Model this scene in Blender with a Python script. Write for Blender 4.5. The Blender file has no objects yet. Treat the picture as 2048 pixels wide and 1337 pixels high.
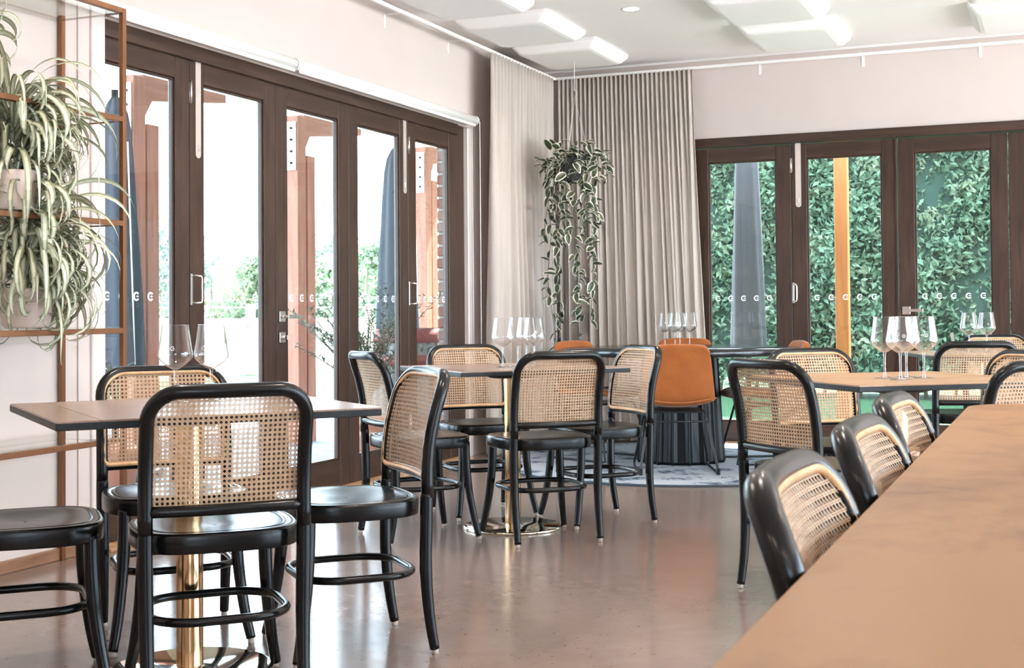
import bpy, math, random
from mathutils import Vector, Matrix
random.seed(7)
SC = bpy.context.scene
COL = SC.collection
PI = math.pi

# ---------------------------------------------------------------- camera, world, sun, exposure
def setup_camera():
    yaw, pit, roll = .398053, .0220692, -.00828694
    fw = Vector((-math.sin(yaw)*math.cos(pit), math.cos(yaw)*math.cos(pit), math.sin(pit)))
    r0 = Vector((math.cos(yaw), math.sin(yaw), 0)); u0 = r0.cross(fw)
    r = math.cos(roll)*r0 + math.sin(roll)*u0
    u = -math.sin(roll)*r0 + math.cos(roll)*u0
    cd = bpy.data.cameras.new('camera'); co = bpy.data.objects.new('camera', cd); COL.objects.link(co)
    cd.sensor_width = 36; cd.lens = 2634.988*36/2048
    cd.shift_y = -(668.5-563.583)/2048
    cd.clip_start = .02; cd.clip_end = 400
    M = Matrix((( r.x, u.x, -fw.x, 3.82478), (r.y, u.y, -fw.y, -9.73111), (r.z, u.z, -fw.z, 1.00672), (0, 0, 0, 1)))
    co.matrix_world = M
    cd.dof.use_dof = True; cd.dof.focus_distance = 5.4; cd.dof.aperture_fstop = 14.0
    SC.camera = co
setup_camera()

SC.view_settings.view_transform = 'Standard'
SC.view_settings.look = 'None'
SC.view_settings.gamma = 1
SC.view_settings.use_curve_mapping = False
SC.view_settings.exposure = 0.58

W = bpy.data.worlds.new('sky'); SC.world = W; W.use_nodes = True
bg = W.node_tree.nodes['Background']
bg.inputs[0].default_value = (.68, .85, 1.0, 1); bg.inputs[1].default_value = 9.5

sd = bpy.data.lights.new('sun', 'SUN'); sd.energy = 34.0; sd.angle = math.radians(.6); sd.color = (1, .96, .90)
so = bpy.data.objects.new('sun', sd); COL.objects.link(so)
so.rotation_euler = Vector((-.13, -.55, -.83)).to_track_quat('-Z', 'Y').to_euler()
so.location = (4, 8, 12)

# ---------------------------------------------------------------- materials
MATS = {}
def nodes_of(name):
    m = bpy.data.materials.new(name); m.use_nodes = True
    nt = m.node_tree; b = nt.nodes['Principled BSDF']
    return m, nt, b
def ramp(nt, cols):
    r = nt.nodes.new('ShaderNodeValToRGB'); e = r.color_ramp.elements
    while len(e) < len(cols): e.new(.5)
    for i, (p, c) in enumerate(cols): e[i].position = p; e[i].color = (*c, 1)
    return r
def coords(nt, scale=(1, 1, 1), kind='Object', rot=(0, 0, 0)):
    tc = nt.nodes.new('ShaderNodeTexCoord'); mp = nt.nodes.new('ShaderNodeMapping')
    mp.inputs['Scale'].default_value = scale; mp.inputs['Rotation'].default_value = rot
    nt.links.new(tc.outputs[kind], mp.inputs[0]); return mp.outputs[0]
def noise(nt, vec, scale, detail=4, rough=.55, dist=0):
    n = nt.nodes.new('ShaderNodeTexNoise'); n.inputs['Scale'].default_value = scale
    n.inputs['Detail'].default_value = detail; n.inputs['Roughness'].default_value = rough
    n.inputs['Distortion'].default_value = dist
    nt.links.new(vec, n.inputs['Vector']); return n.outputs[0]
def bump(nt, b, h, strength=.2, dist=.01):
    bp = nt.nodes.new('ShaderNodeBump'); bp.inputs['Strength'].default_value = strength; bp.inputs['Distance'].default_value = dist
    nt.links.new(h, bp.inputs['Height']); nt.links.new(bp.outputs[0], b.inputs['Normal'])
def mat(name, col, rough=.5, metal=0, spec=.5, var=None, vscale=8, stretch=(1, 1, 1), bumps=0, sheen=0, coat=0, bdist=.004, subsurf=0):
    if name in MATS: return MATS[name]
    m, nt, b = nodes_of(name)
    b.inputs['Roughness'].default_value = rough; b.inputs['Metallic'].default_value = metal
    b.inputs['Specular IOR Level'].default_value = spec
    if sheen: b.inputs['Sheen Weight'].default_value = sheen; b.inputs['Sheen Roughness'].default_value = .4
    if coat: b.inputs['Coat Weight'].default_value = coat; b.inputs['Coat Roughness'].default_value = .12
    v = coords(nt, stretch)
    n = noise(nt, v, vscale)
    if var is None: var = tuple(min(1, c*.88) for c in col)
    r = ramp(nt, [(.3, var), (.7, col)]); nt.links.new(n, r.inputs[0]); nt.links.new(r.outputs[0], b.inputs['Base Color'])
    if bumps: bump(nt, b, n, bumps, bdist)
    MATS[name] = m; return m
def wood(name, cols, rough=.45, along='y', scale=1.0, bumps=.12, spec=.35, coat=0):
    if name in MATS: return MATS[name]
    m, nt, b = nodes_of(name)
    st = {'x': (.8, 9, 9), 'y': (9, .8, 9), 'z': (9, 9, .8)}[along]
    v = coords(nt, tuple(s*scale for s in st))
    n1 = noise(nt, v, 2.2, 6, .6, .6)
    v2 = coords(nt, tuple(s*scale*6 for s in st)); n2 = noise(nt, v2, 3, 3)
    mx = nt.nodes.new('ShaderNodeMath'); mx.operation = 'MULTIPLY_ADD'; mx.inputs[1].default_value = .25
    nt.links.new(n2, mx.inputs[0]); nt.links.new(n1, mx.inputs[2])
    r = ramp(nt, [(.42, cols[0]), (.6, cols[1]), (.8, cols[2])]); nt.links.new(mx.outputs[0], r.inputs[0])
    nt.links.new(r.outputs[0], b.inputs['Base Color'])
    b.inputs['Roughness'].default_value = rough; b.inputs['Specular IOR Level'].default_value = spec
    if coat: b.inputs['Coat Weight'].default_value = coat; b.inputs['Coat Roughness'].default_value = .15
    bump(nt, b, n2, bumps, .002)
    MATS[name] = m; return m
def thin_glass(name, tint=(1, 1, 1), refl=1.0, rough=.0, power=5.0, edge=None):
    """a pane or thin wall of glass: see-through with mirror reflection that grows at grazing angles"""
    m = bpy.data.materials.new(name); m.use_nodes = True; nt = m.node_tree
    for n in list(nt.nodes):
        if n.type != 'OUTPUT_MATERIAL': nt.nodes.remove(n)
    out = [n for n in nt.nodes if n.type == 'OUTPUT_MATERIAL'][0]
    tr = nt.nodes.new('ShaderNodeBsdfTransparent'); tr.inputs[0].default_value = (*tint, 1)
    gl = nt.nodes.new('ShaderNodeBsdfGlossy'); gl.inputs['Roughness'].default_value = rough
    gl.inputs['Color'].default_value = (1, 1, 1, 1)
    lw = nt.nodes.new('ShaderNodeLayerWeight'); lw.inputs[0].default_value = .5
    pw = nt.nodes.new('ShaderNodeMath'); pw.operation = 'POWER'; pw.inputs[1].default_value = power
    nt.links.new(lw.outputs['Facing'], pw.inputs[0])
    mu = nt.nodes.new('ShaderNodeMath'); mu.operation = 'MULTIPLY_ADD'; mu.inputs[1].default_value = .95*refl; mu.inputs[2].default_value = .04*refl; mu.use_clamp = True
    nt.links.new(pw.outputs[0], mu.inputs[0])
    if edge is not None:
        ep = nt.nodes.new('ShaderNodeMath'); ep.operation = 'POWER'; ep.inputs[1].default_value = 3.0; nt.links.new(lw.outputs['Facing'], ep.inputs[0])
        rc = ramp(nt, [(.0, tint), (.9, edge)]); nt.links.new(ep.outputs[0], rc.inputs[0]); nt.links.new(rc.outputs[0], tr.inputs[0])
    mx = nt.nodes.new('ShaderNodeMixShader'); nt.links.new(mu.outputs[0], mx.inputs[0])
    nt.links.new(tr.outputs[0], mx.inputs[1]); nt.links.new(gl.outputs[0], mx.inputs[2])
    nt.links.new(mx.outputs[0], out.inputs[0]); MATS[name] = m; return m

M_wall = mat('painted_plaster', (.64, .56, .527), .7, spec=.25, var=(.62, .543, .51), vscale=3, bumps=.03)
M_ceil = mat('ceiling_paint', (.93, .89, .875), .8, spec=.2, var=(.91, .87, .855), vscale=2)
M_trim = mat('trim_paint', (.70, .63, .60), .45, var=(.68, .61, .58), vscale=3)
M_panel = mat('acoustic_felt', (.92, .90, .89), .9, spec=.1, var=(.90, .88, .87), vscale=60, bumps=.05)
M_white = mat('white_powdercoat', (.85, .84, .83), .4, var=(.82, .81, .8))
M_dark = wood('walnut_stained_frame', [(.030, .0155, .010), (.046, .024, .0155), (.068, .037, .023)], .38, 'z', 1.2)
M_darkh = wood('walnut_stained_rail', [(.030, .0155, .010), (.046, .024, .0155), (.068, .037, .023)], .38, 'y', 1.2)
M_darkx = wood('walnut_stained_rail_x', [(.030, .0155, .010), (.046, .024, .0155), (.068, .037, .023)], .38, 'x', 1.2)
M_skirt = wood('brown_skirting', [(.20, .10, .055), (.25, .13, .075), (.31, .17, .10)], .45, 'y', 1)
M_sill = wood('oak_threshold', [(.36, .19, .10), (.45, .26, .14), (.55, .34, .20)], .45, 'x', 1)
M_black = mat('black_stained_beech', (.0035, .0042, .0045), .24, spec=.32, var=(.0065, .0072, .0075), vscale=6, stretch=(2, 2, .6), bumps=.06, bdist=.002)
M_cane = mat('woven_cane', (.66, .465, .31), .5, var=(.53, .35, .215), vscale=70, bumps=.1, spec=.35)
M_cframe = wood('cane_rim_beech', [(.50, .28, .13), (.62, .37, .19), (.72, .46, .26)], .42, 'z', 1)
M_glide = mat('nylon_glide', (.62, .52, .44), .4)
M_brass = mat('polished_brass', (.83, .58, .33), .16, 1.0, var=(.80, .54, .29), vscale=3)
M_brassd = mat('polished_brass_plate', (.90, .80, .66), .07, 1.0, var=(.88, .78, .63), vscale=2)
M_bronze = mat('brushed_bronze', (.27, .125, .065), .38, .75, var=(.22, .10, .05), vscale=20, stretch=(1, 1, .1))
M_steel = mat('brushed_steel', (.72, .66, .62), .28, 1.0, var=(.66, .6, .56), vscale=30)
M_plate = mat('satin_steel_plate', (.68, .60, .55), .42, .6, var=(.64, .56, .51), vscale=20)
M_bmetal = mat('black_metal', (.012, .013, .015), .3, .3, var=(.016, .017, .02))
M_ebony = mat('black_table_lacquer', (.004, .005, .006), .33, spec=.25, var=(.006, .007, .008), vscale=10)
M_ebtop = mat('black_satin_tabletop', (.006, .007, .009), .16, spec=.6, var=(.008, .009, .011), vscale=10)
M_velvet = mat('rust_velvet', (.34, .10, .018), .75, sheen=.25, var=(.26, .072, .012), vscale=9, bumps=.05, spec=.3)
M_top1 = wood('walnut_tabletop', [(.17, .105, .08), (.24, .155, .118), (.31, .205, .158)], .24, 'y', 1.1, .05, .5)
M_top2 = wood('walnut_tabletop_cross', [(.19, .12, .092), (.26, .17, .13), (.33, .22, .17)], .24, 'x', 1.1, .05, .5)
M_oak1 = wood('oak_tabletop', [(.30, .165, .09), (.38, .225, .125), (.46, .285, .165)], .36, 'y', 1.0, .05, .45)
M_oak2 = wood('oak_tabletop_cross', [(.31, .175, .095), (.39, .235, .13), (.47, .295, .175)], .36, 'x', 1.0, .05, .45)
M_bluedge = mat('black_painted_edge', (.010, .012, .014), .45, spec=.25, var=(.018, .02, .021), vscale=30)
M_decal = mat('white_vinyl', (.9, .92, .93), .6)
M_glass = thin_glass('window_glass', (.98, .99, .985), .6)
M_shelfglass = thin_glass('shelf_glass', (.93, .96, .94), .9)
M_wine = thin_glass('crystal_wall', (.97, .97, .97), 1.0, power=1.7, edge=(.10, .10, .11))
M_stem = thin_glass('crystal_solid', (.95, .95, .95), 1.0, power=1.6, edge=(.5, .5, .52))

def curtain_mat():
    m, nt, b = nodes_of('linen_curtain')
    v = coords(nt, (1, 1, 1)); n = noise(nt, v, 120, 3); v2 = coords(nt, (1, 1, .15)); n2 = noise(nt, v2, 8, 3)
    r = ramp(nt, [(.3, (.64, .575, .52)), (.7, (.72, .65, .59))]); nt.links.new(n2, r.inputs[0]); nt.links.new(r.outputs[0], b.inputs['Base Color'])
    b.inputs['Roughness'].default_value = .95; b.inputs['Specular IOR Level'].default_value = .1
    bump(nt, b, n, .15, .002)
    out = [x for x in nt.nodes if x.type == 'OUTPUT_MATERIAL'][0]
    t = nt.nodes.new('ShaderNodeBsdfTranslucent'); t.inputs[0].default_value = (.72, .64, .56, 1)
    mx = nt.nodes.new('ShaderNodeMixShader'); mx.inputs[0].default_value = .3
    nt.links.new(b.outputs[0], mx.inputs[1]); nt.links.new(t.outputs[0], mx.inputs[2]); nt.links.new(mx.outputs[0], out.inputs[0])
    return m
M_curtain = curtain_mat()
def floor_mat():
    m, nt, b = nodes_of('polished_concrete')
    v = coords(nt, (1, 1, 1))
    n1 = noise(nt, v, 1.1, 6, .6, .5); n2 = noise(nt, v, 14, 5, .65); n3 = noise(nt, v, 90, 3)
    a = nt.nodes.new('ShaderNodeMath'); a.operation = 'MULTIPLY_ADD'; a.inputs[1].default_value = .35
    nt.links.new(n2, a.inputs[0]); nt.links.new(n1, a.inputs[2])
    r = ramp(nt, [(.35, (.17, .126, .108)), (.7, (.213, .162, .141)), (1.0, (.255, .198, .175))])
    sp = noise(nt, v, 55, 2, .5); sr = ramp(nt, [(.27, (.45, .42, .40)), (.33, (1, 1, 1))]); nt.links.new(sp, sr.inputs[0])
    mxs = nt.nodes.new('ShaderNodeMix'); mxs.data_type = 'RGBA'; mxs.blend_type = 'MULTIPLY'; mxs.inputs[0].default_value = 1
    nt.links.new(a.outputs[0], r.inputs[0]); nt.links.new(r.outputs[0], mxs.inputs[6]); nt.links.new(sr.outputs[0], mxs.inputs[7])
    nt.links.new(mxs.outputs[2], b.inputs['Base Color'])
    rr = nt.nodes.new('ShaderNodeMapRange'); rr.inputs[3].default_value = .10; rr.inputs[4].default_value = .24
    nt.links.new(n2, rr.inputs[0]); nt.links.new(rr.outputs[0], b.inputs['Roughness'])
    b.inputs['Specular IOR Level'].default_value = .95
    bump(nt, b, n3, .06, .002)
    return m
M_floor = floor_mat()
def barwood_mat():
    m, nt, b = nodes_of('waxed_oak_communal_top')
    v = coords(nt, (1.2, .45, 1)); n1 = noise(nt, v, 3.5, 5, .6, .8)
    v2 = coords(nt, (1, 1, 1)); n2 = noise(nt, v2, 13, 4, .6, .4)
    v3 = coords(nt, (40, 2.5, 1)); n3 = noise(nt, v3, 2, 3)
    a = nt.nodes.new('ShaderNodeMath'); a.operation = 'MULTIPLY_ADD'; a.inputs[1].default_value = .45
    nt.links.new(n2, a.inputs[0]); nt.links.new(n1, a.inputs[2])
    a2 = nt.nodes.new('ShaderNodeMath'); a2.operation = 'MULTIPLY_ADD'; a2.inputs[1].default_value = .12
    nt.links.new(n3, a2.inputs[0]); nt.links.new(a.outputs[0], a2.inputs[2])
    r = ramp(nt, [(.56, (.10, .036, .011)), (.68, (.20, .09, .031)), (.88, (.285, .142, .054))])
    nt.links.new(a2.outputs[0], r.inputs[0]); nt.links.new(r.outputs[0], b.inputs['Base Color'])
    b.inputs['Roughness'].default_value = .42; b.inputs['Specular IOR Level'].default_value = .4
    bump(nt, b, n3, .05, .002); return m
M_bar = barwood_mat()
def rug_mat():
    m, nt, b = nodes_of('distressed_rug')
    v = coords(nt, (1, 1, 1)); w = nt.nodes.new('ShaderNodeTexVoronoi'); w.inputs['Scale'].default_value = 5
    nd = noise(nt, v, 6, 4, .6, 1.2)
    n = noise(nt, v, 9, 6, .7, 1.8)
    nt.links.new(v, w.inputs['Vector'])
    a = nt.nodes.new('ShaderNodeMath'); a.operation = 'MULTIPLY_ADD'; a.inputs[1].default_value = .5
    nt.links.new(w.outputs[0], a.inputs[0]); nt.links.new(n, a.inputs[2])
    r = ramp(nt, [(.50, (.02, .035, .055)), (.62, (.12, .155, .20)), (.74, (.33, .355, .39))])
    nt.links.new(a.outputs[0], r.inputs[0]); nt.links.new(r.outputs[0], b.inputs['Base Color'])
    b.inputs['Roughness'].default_value = .95; b.inputs['Specular IOR Level'].default_value = .15
    bump(nt, b, noise(nt, v, 220, 2), .4, .004); return m
M_rug = rug_mat()
M_rugedge = mat('rug_binding', (.03, .045, .06), .9)

# ---------------------------------------------------------------- mesh helpers
class MB:
    def __init__(s): s.v = []; s.f = []; s.m = []; s.sm = []
    def add(s, vs, fs, mi=0, smooth=False):
        o = len(s.v); s.v += [tuple(p) for p in vs]
        for f in fs: s.f.append(tuple(i+o for i in f)); s.m.append(mi); s.sm.append(smooth)
        return s
    def box(s, c, size, bv=0.0, rot=None, mi=0):
        hx, hy, hz = (d/2 for d in size); c = Vector(c)
        b = min(bv, hx*.9, hy*.9, hz*.9)
        if b <= 0:
            vs = [Vector((x*hx, y*hy, z*hz)) for x in (-1, 1) for y in (-1, 1) for z in (-1, 1)]
            fs = [(0, 1, 3, 2), (4, 6, 7, 5), (0, 4, 5, 1), (2, 3, 7, 6), (0, 2, 6, 4), (1, 5, 7, 3)]
        else:
            vs = []; idx = {}
            for x in (-1, 1):
                for y in (-1, 1):
                    for z in (-1, 1):
                        for a in range(3):
                            e = [hx, hy, hz]; p = [x*(hx-b), y*(hy-b), z*(hz-b)]; p[a] = (x, y, z)[a]*e[a]
                            idx[(x, y, z, a)] = len(vs); vs.append(Vector(p))
            fs = []
            for a in range(3):
                o1, o2 = [i for i in range(3) if i != a]
                for sgn in (-1, 1):
                    q = []
                    for (p, r) in ((-1, -1), (1, -1), (1, 1), (-1, 1)):
                        k = [0, 0, 0]; k[a] = sgn; k[o1] = p; k[o2] = r; q.append(idx[(*k, a)])
                    fs.append(tuple(q))
            for a in range(3):
                o1, o2 = [i for i in range(3) if i != a]
                for p in (-1, 1):
                    for r in (-1, 1):
                        k0 = [0, 0, 0]; k1 = [0, 0, 0]; k0[o1] = k1[o1] = p; k0[o2] = k1[o2] = r; k0[a] = -1; k1[a] = 1
                        fs.append((idx[(*k0, o1)], idx[(*k1, o1)], idx[(*k1, o2)], idx[(*k0, o2)]))
            for x in (-1, 1):
                for y in (-1, 1):
                    for z in (-1, 1): fs.append(tuple(idx[(x, y, z, a)] for a in range(3)))
        if rot is not None: vs = [rot @ p for p in vs]
        return s.add([p+c for p in vs], fs, mi)
    def tube(s, pts, rad, seg=10, closed=False, caps=True, flat=None, mi=0):
        pts = [Vector(p) for p in pts]; n = len(pts)
        if not hasattr(rad, '__len__'): rad = [rad]*n
        T = []
        for i in range(n):
            a = pts[(i-1) % n] if (closed or i > 0) else pts[i]; b = pts[(i+1) % n] if (closed or i < n-1) else pts[i]
            t = (b-a); T.append(t.normalized() if t.length > 1e-9 else Vector((0, 0, 1)))
        N = T[0].orthogonal().normalized() if abs(T[0].z) > .99 else T[0].cross(Vector((0, 0, 1))).normalized()
        vs = []
        for i in range(n):
            if i:
                q = T[i-1].rotation_difference(T[i]); N = q @ N; N = (N-T[i]*N.dot(T[i])).normalized()
            B = T[i].cross(N)
            for k in range(seg):
                a = 2*PI*k/seg; vs.append(pts[i]+(N*math.cos(a)+B*math.sin(a)*(flat or 1))*rad[i])
        fs = []
        for i in range(n if closed else n-1):
            j = (i+1) % n
            for k in range(seg): fs.append((i*seg+k, i*seg+(k+1) % seg, j*seg+(k+1) % seg, j*seg+k))
        if caps and not closed: fs.append(tuple(range(seg))[::-1]); fs.append(tuple(range((n-1)*seg, n*seg)))
        return s.add(vs, fs, mi, True)
    def lathe(s, prof, seg=24, c=(0, 0, 0), mi=0, close=False, smooth=True):
        c = Vector(c); vs = []; fs = []
        for (r, z) in prof:
            for k in range(seg): a = 2*PI*k/seg; vs.append(c+Vector((r*math.cos(a), r*math.sin(a), z)))
        for i in range(len(prof)-1):
            for k in range(seg): fs.append((i*seg+k, i*seg+(k+1) % seg, (i+1)*seg+(k+1) % seg, (i+1)*seg+k))
        if close: fs.append(tuple(range(seg))[::-1]); fs.append(tuple(range((len(prof)-1)*seg, len(prof)*seg)))
        return s.add(vs, fs, mi, smooth)
    def prism(s, outline, z0, z1, mi=0):
        n = len(outline)
        vs = [(x, y, z0) for x, y in outline]+[(x, y, z1) for x, y in outline]
        fs = [tuple(range(n))[::-1], tuple(range(n, 2*n))]+[(i, (i+1) % n, n+(i+1) % n, n+i) for i in range(n)]
        return s.add(vs, fs, mi)
    def mesh(s, name, mats):
        me = bpy.data.meshes.new(name); me.from_pydata(s.v, [], s.f)
        for m in (mats if isinstance(mats, (list, tuple)) else [mats]): me.materials.append(m)
        me.polygons.foreach_set('material_index', s.m); me.polygons.foreach_set('use_smooth', s.sm)
        me.update()
        return me
    def build(s, name, mats, parent=None, loc=(0, 0, 0), rz=0):
        return place(name, s.mesh(name, mats), parent, loc, rz)
def place(name, me, parent=None, loc=(0, 0, 0), rz=0):
    o = bpy.data.objects.new(name, me); COL.objects.link(o); o.location = loc; o.rotation_euler = (0, 0, rz)
    if parent: o.parent = parent
    return o
def empty(name, loc=(0, 0, 0), rz=0):
    o = bpy.data.objects.new(name, None); COL.objects.link(o); o.location = loc; o.rotation_euler = (0, 0, rz)
    o.empty_display_size = .1; return o
def tag(o, label, cat, group=None):
    o['label'] = label; o['category'] = cat
    if group: o['group'] = group
    return o
def struct(o): o['kind'] = 'structure'; return o
def stuff(o): o['kind'] = 'stuff'; return o
def copy_tree(o, parent=None):
    c = o.copy(); COL.objects.link(c); c.parent = parent
    for ch in list(o.children): copy_tree(ch, c)
    return c
def smooth_path(P, n=8, closed=False):
    P = [Vector(p) for p in P]; out = []; m = len(P)
    rng = range(m) if closed else range(m-1)
    for i in rng:
        if closed: a, b, c, d = P[(i-1) % m], P[i], P[(i+1) % m], P[(i+2) % m]
        else: a, b, c, d = P[max(i-1, 0)], P[i], P[i+1], P[min(i+2, m-1)]
        for k in range(n):
            t = k/n
            out.append(.5*((2*b)+(c-a)*t+(2*a-5*b+4*c-d)*t*t+(3*b-a-3*c+d)*t**3))
    if not closed: out.append(P[-1])
    return out
def rrect(hx, hy, r, n=6, c=(0, 0), rlow=None):
    out = []; r0 = r
    for (sx, sy, a0) in ((1, 1, 0), (-1, 1, 90), (-1, -1, 180), (1, -1, 270)):
        r = r0 if (rlow is None or sy > 0) else rlow
        for k in range(n+1):
            a = math.radians(a0+90*k/n); out.append((c[0]+sx*(hx-r)+r*math.cos(a), c[1]+sy*(hy-r)+r*math.sin(a)))
    return out

# ---------------------------------------------------------------- room shell
RX, RY, CZ = 8.6, -13.0, 2.90
LO0, LO1, HEAD = -5.30, -1.56, 2.285       # left opening, head height
BO0, BO1 = 1.225, 4.24                      # back opening
def S(name, boxes, m, bv=0):
    b = MB()
    for c, sz in boxes: b.box(c, sz, bv)
    return struct(b.build(name, m))
def slab(x0, x1, y0, y1, z0, z1): return ((x0+x1)/2, (y0+y1)/2, (z0+z1)/2), (x1-x0, y1-y0, z1-z0)
S('floor', [slab(-.28, RX+.2, RY-.2, .22, -.12, 0)], M_floor)
S('ceiling', [slab(-.3, RX+.2, RY-.2, .3, CZ, CZ+.12)], M_ceil)
S('wall_left', [slab(-.25, 0, RY, LO0+.05, 0, CZ), slab(-.25, 0, LO0+.05, LO1+.03, HEAD, CZ), slab(-.09, 0, LO1+.11, -1.40, 0, HEAD), slab(-.09, 0, LO1+.03, -1.40, HEAD, CZ), slab(-.09, -.012, -1.40, 0, 0, CZ)], M_wall)
S('wall_back', [slab(-.09, BO0, 0, .22, 0, CZ), slab(BO0, BO1, 0, .22, HEAD+.005, CZ), slab(BO1, RX, 0, .22, 0, CZ)], M_wall)
S('wall_right', [slab(RX, RX+.2, RY, -8.6, 0, CZ), slab(RX, RX+.2, -.6, .22, 0, CZ), slab(RX, RX+.2, -8.6, -.6, 2.45, CZ)], M_wall)
S('wall_front', [slab(0, 5.6, RY-.2, RY, 0, CZ), slab(5.6, 8.2, RY-.2, RY, 2.35, CZ), slab(5.6, 8.2, RY-.2, RY, 0, .5), slab(8.2, RX, RY-.2, RY, 0, CZ)], M_wall)
S('trim_1', [slab(-.02, .022, -5.275, -5.19, 0, 2.30)], M_trim, .004)
S('trim_2', [slab(-.03, .022, -1.455, -1.395, 0, 2.28)], M_trim, .006)
S('trim_3', [slab(0, .008, -5.345, -5.275, 0, 2.9)], M_wall)
S('baseboard_left', [slab(0, .016, RY, -5.275, 0, .05)], M_skirt, .003)
S('baseboard_back', [slab(0, BO0, -.016, 0, 0, .09)], M_trim, .003)
# thin white cornice-like strip above the curtain track on the back wall
S('trim_4', [slab(0, RX, -.012, 0, 2.885, CZ)], M_white)
# door frames (heads, jambs, thresholds)
S('trim_5', [slab(-.10, .016, -5.19, -1.60, 2.212, HEAD)], M_darkh, .003)
S('trim_6', [slab(-.11, -.012, LO1-.035, LO1+.11, 0, HEAD)], M_dark, .003)
S('trim_7', [slab(BO0, BO1, -.025, .10, 2.222, 2.292)], M_darkx, .003)
S('trim_8', [slab(1.195, 1.236, -.012, .10, 0, 2.222), slab(4.205, BO1, -.012, .10, 0, 2.222)], M_dark, .003)
S('trim_9', [slab(BO0, BO1, -.06, .14, 0, .018)], M_sill, .003)
S('trim_10', [slab(-.16, .10, LO0+.05, LO1, 0, .016)], M_sill, .003)

# windows added in the unseen walls to let daylight into the room
def unseen_window(n, c, size, axis):
    b = MB(); cx, cy, cz = c; sx, sy, sz = size
    k = 6
    for i in range(k+1):
        t = -.5+i/k
        b.box((cx+(sx*t if axis == 'x' else 0), cy+(sy*t if axis == 'y' else 0), cz), (.06, .06, sz))
    for z in (-.5, .5): b.box((cx, cy, cz+z*sz), (sx if axis == 'x' else .06, sy if axis == 'y' else .06, .06))
    o = struct(b.build('window_%d' % n, M_darkx))
unseen_window(1, (RX+.1, -4.6, 1.23), (.1, 8.0, 2.40), 'y')
unseen_window(2, (6.9, RY-.1, 1.425), (2.6, .1, 1.85), 'x')

# ---------------------------------------------------------------- bifold door leaves
def logo_mesh():
    b = MB(); ro, ri, n = .021, .0125, 26
    a0, a1 = math.radians(38), math.radians(322)
    vs = []; fs = []
    for i in range(n+1):
        a = a0+(a1-a0)*i/n
        for r in (ro, ri):
            for d in (0, .0006): vs.append((r*math.cos(a), d, r*math.sin(a)))
    for i in range(n):
        p = i*4; q = p+4
        fs += [(p, p+2, q+2, q), (p+1, q+1, q+3, p+3), (p, q, q+1, p+1), (p+2, p+3, q+3, q+2)]
    b.add(vs, fs); b.box((.007, .0003, 0), (.016, .0006, .0055))
    return b.mesh('logo_sticker', M_decal)
ME_LOGO = logo_mesh()
def door_leaf(n, w, label, hinge_top=None, strip=None, pull=None, lever=None, lock=False, railmat=None):
    """leaf in its own frame: x along the leaf (0..w), y = towards the room is negative, front face at y=0, z up"""
    root = struct(empty('door_%d' % n)); root['label'] = label
    th, st, z0, z1 = .042, .112, .018, 2.214
    top, bot = .102, .147
    e = .0025
    for (xa, xb) in ((e, st), (w-st, w-e)):
        MB().box(*slab(xa, xb, 0, th, z0, z1), .003).build('stile', M_dark, root)
    for (za, zb) in ((z0, z0+bot), (z1-top, z1)):
        MB().box(*slab(st, w-st, .002, th-.002, za, zb), .002).build('rail', railmat, root)
    gz0, gz1 = z0+bot, z1-top
    bd = MB(); q = .012
    for (xa, xb, za, zb) in ((st, st+q, gz0, gz1), (w-st-q, w-st, gz0, gz1), (st, w-st, gz0, gz0+q), (st, w-st, gz1-q, gz1)):
        bd.box(*slab(xa, xb, .008, .030, za, zb), .003)
    bead = bd.build('glazing_bead', M_dark, root)
    MB().box(*slab(st, w-st, .018, .022, gz0, gz1)).build('glass_pane', M_glass, root)
    gw = w-2*st
    for k in range(5):
        place('logo_sticker', ME_LOGO, root, (st+gw*(.12+.19*k), .0168, 1.085))
    if hinge_top is not None:
        for z in (2.06, .30):
            b = MB(); b.tube([(hinge_top, -.007, z-.055), (hinge_top, -.007, z+.055)], .007, 8)
            b.box((hinge_top, -.002, z), (.018, .004, .105)); b.build('hinge', M_steel, root)
    if strip is not None:
        o = rrect(.0205, .24, .02, 6)
        b = MB(); n_ = len(o); x = strip
        vs = [(x+p, -.004, 1.990+q2) for p, q2 in o]+[(x+p, 0, 1.990+q2) for p, q2 in o]
        b.add(vs, [tuple(range(n_)), tuple(range(n_, 2*n_))[::-1]]+[(i, n_+i, n_+(i+1) % n_, (i+1) % n_) for i in range(n_)])
        s = b.build('bolt_plate', M_plate, root)
        MB().box((x, -.006, 1.80), (.010, .008, .032), .002).build('bolt_knob', M_steel, s)
    if pull is not None:
        x = pull; pts = [(x, -.003, 1.055), (x, -.035, 1.055), (x+.03, -.040, 1.058), (x+.034, -.040, 1.075), (x+.034, -.040, 1.165), (x+.03, -.040, 1.182), (x, -.035, 1.185), (x, -.003, 1.185)]
        b = MB(); b.tube(pts, .0055, 8); b.box((x, -.004, 1.12), (.016, .008, .150), .002); b.build('pull_handle', M_steel, root)
    if lever is not None:
        x = lever; d = 1
        h = MB().box((x, -.005, .985), (.056, .010, .056), .002).build('handle_plate', M_steel, root)
        b = MB(); b.tube([(x, -.01, .985), (x, -.045, .985)], .009, 10); b.box((x+.055, -.048, .985), (.128, .010, .020), .002); b.build('lever', M_steel, h)
        if lock:
            k = MB().box((x, -.005, .875), (.056, .010, .056), .002).build('lock_plate', M_steel, root)
            b = MB(); b.tube([(x, -.01, .875), (x, -.022, .875)], .014, 12); b.box((x+.004, -.03, .875), (.008, .016, .024), .002); b.build('lock_turn', M_steel, k)
    return root
JL = [-5.305, -4.563, -3.823, -3.061, -2.312, -1.600]
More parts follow.
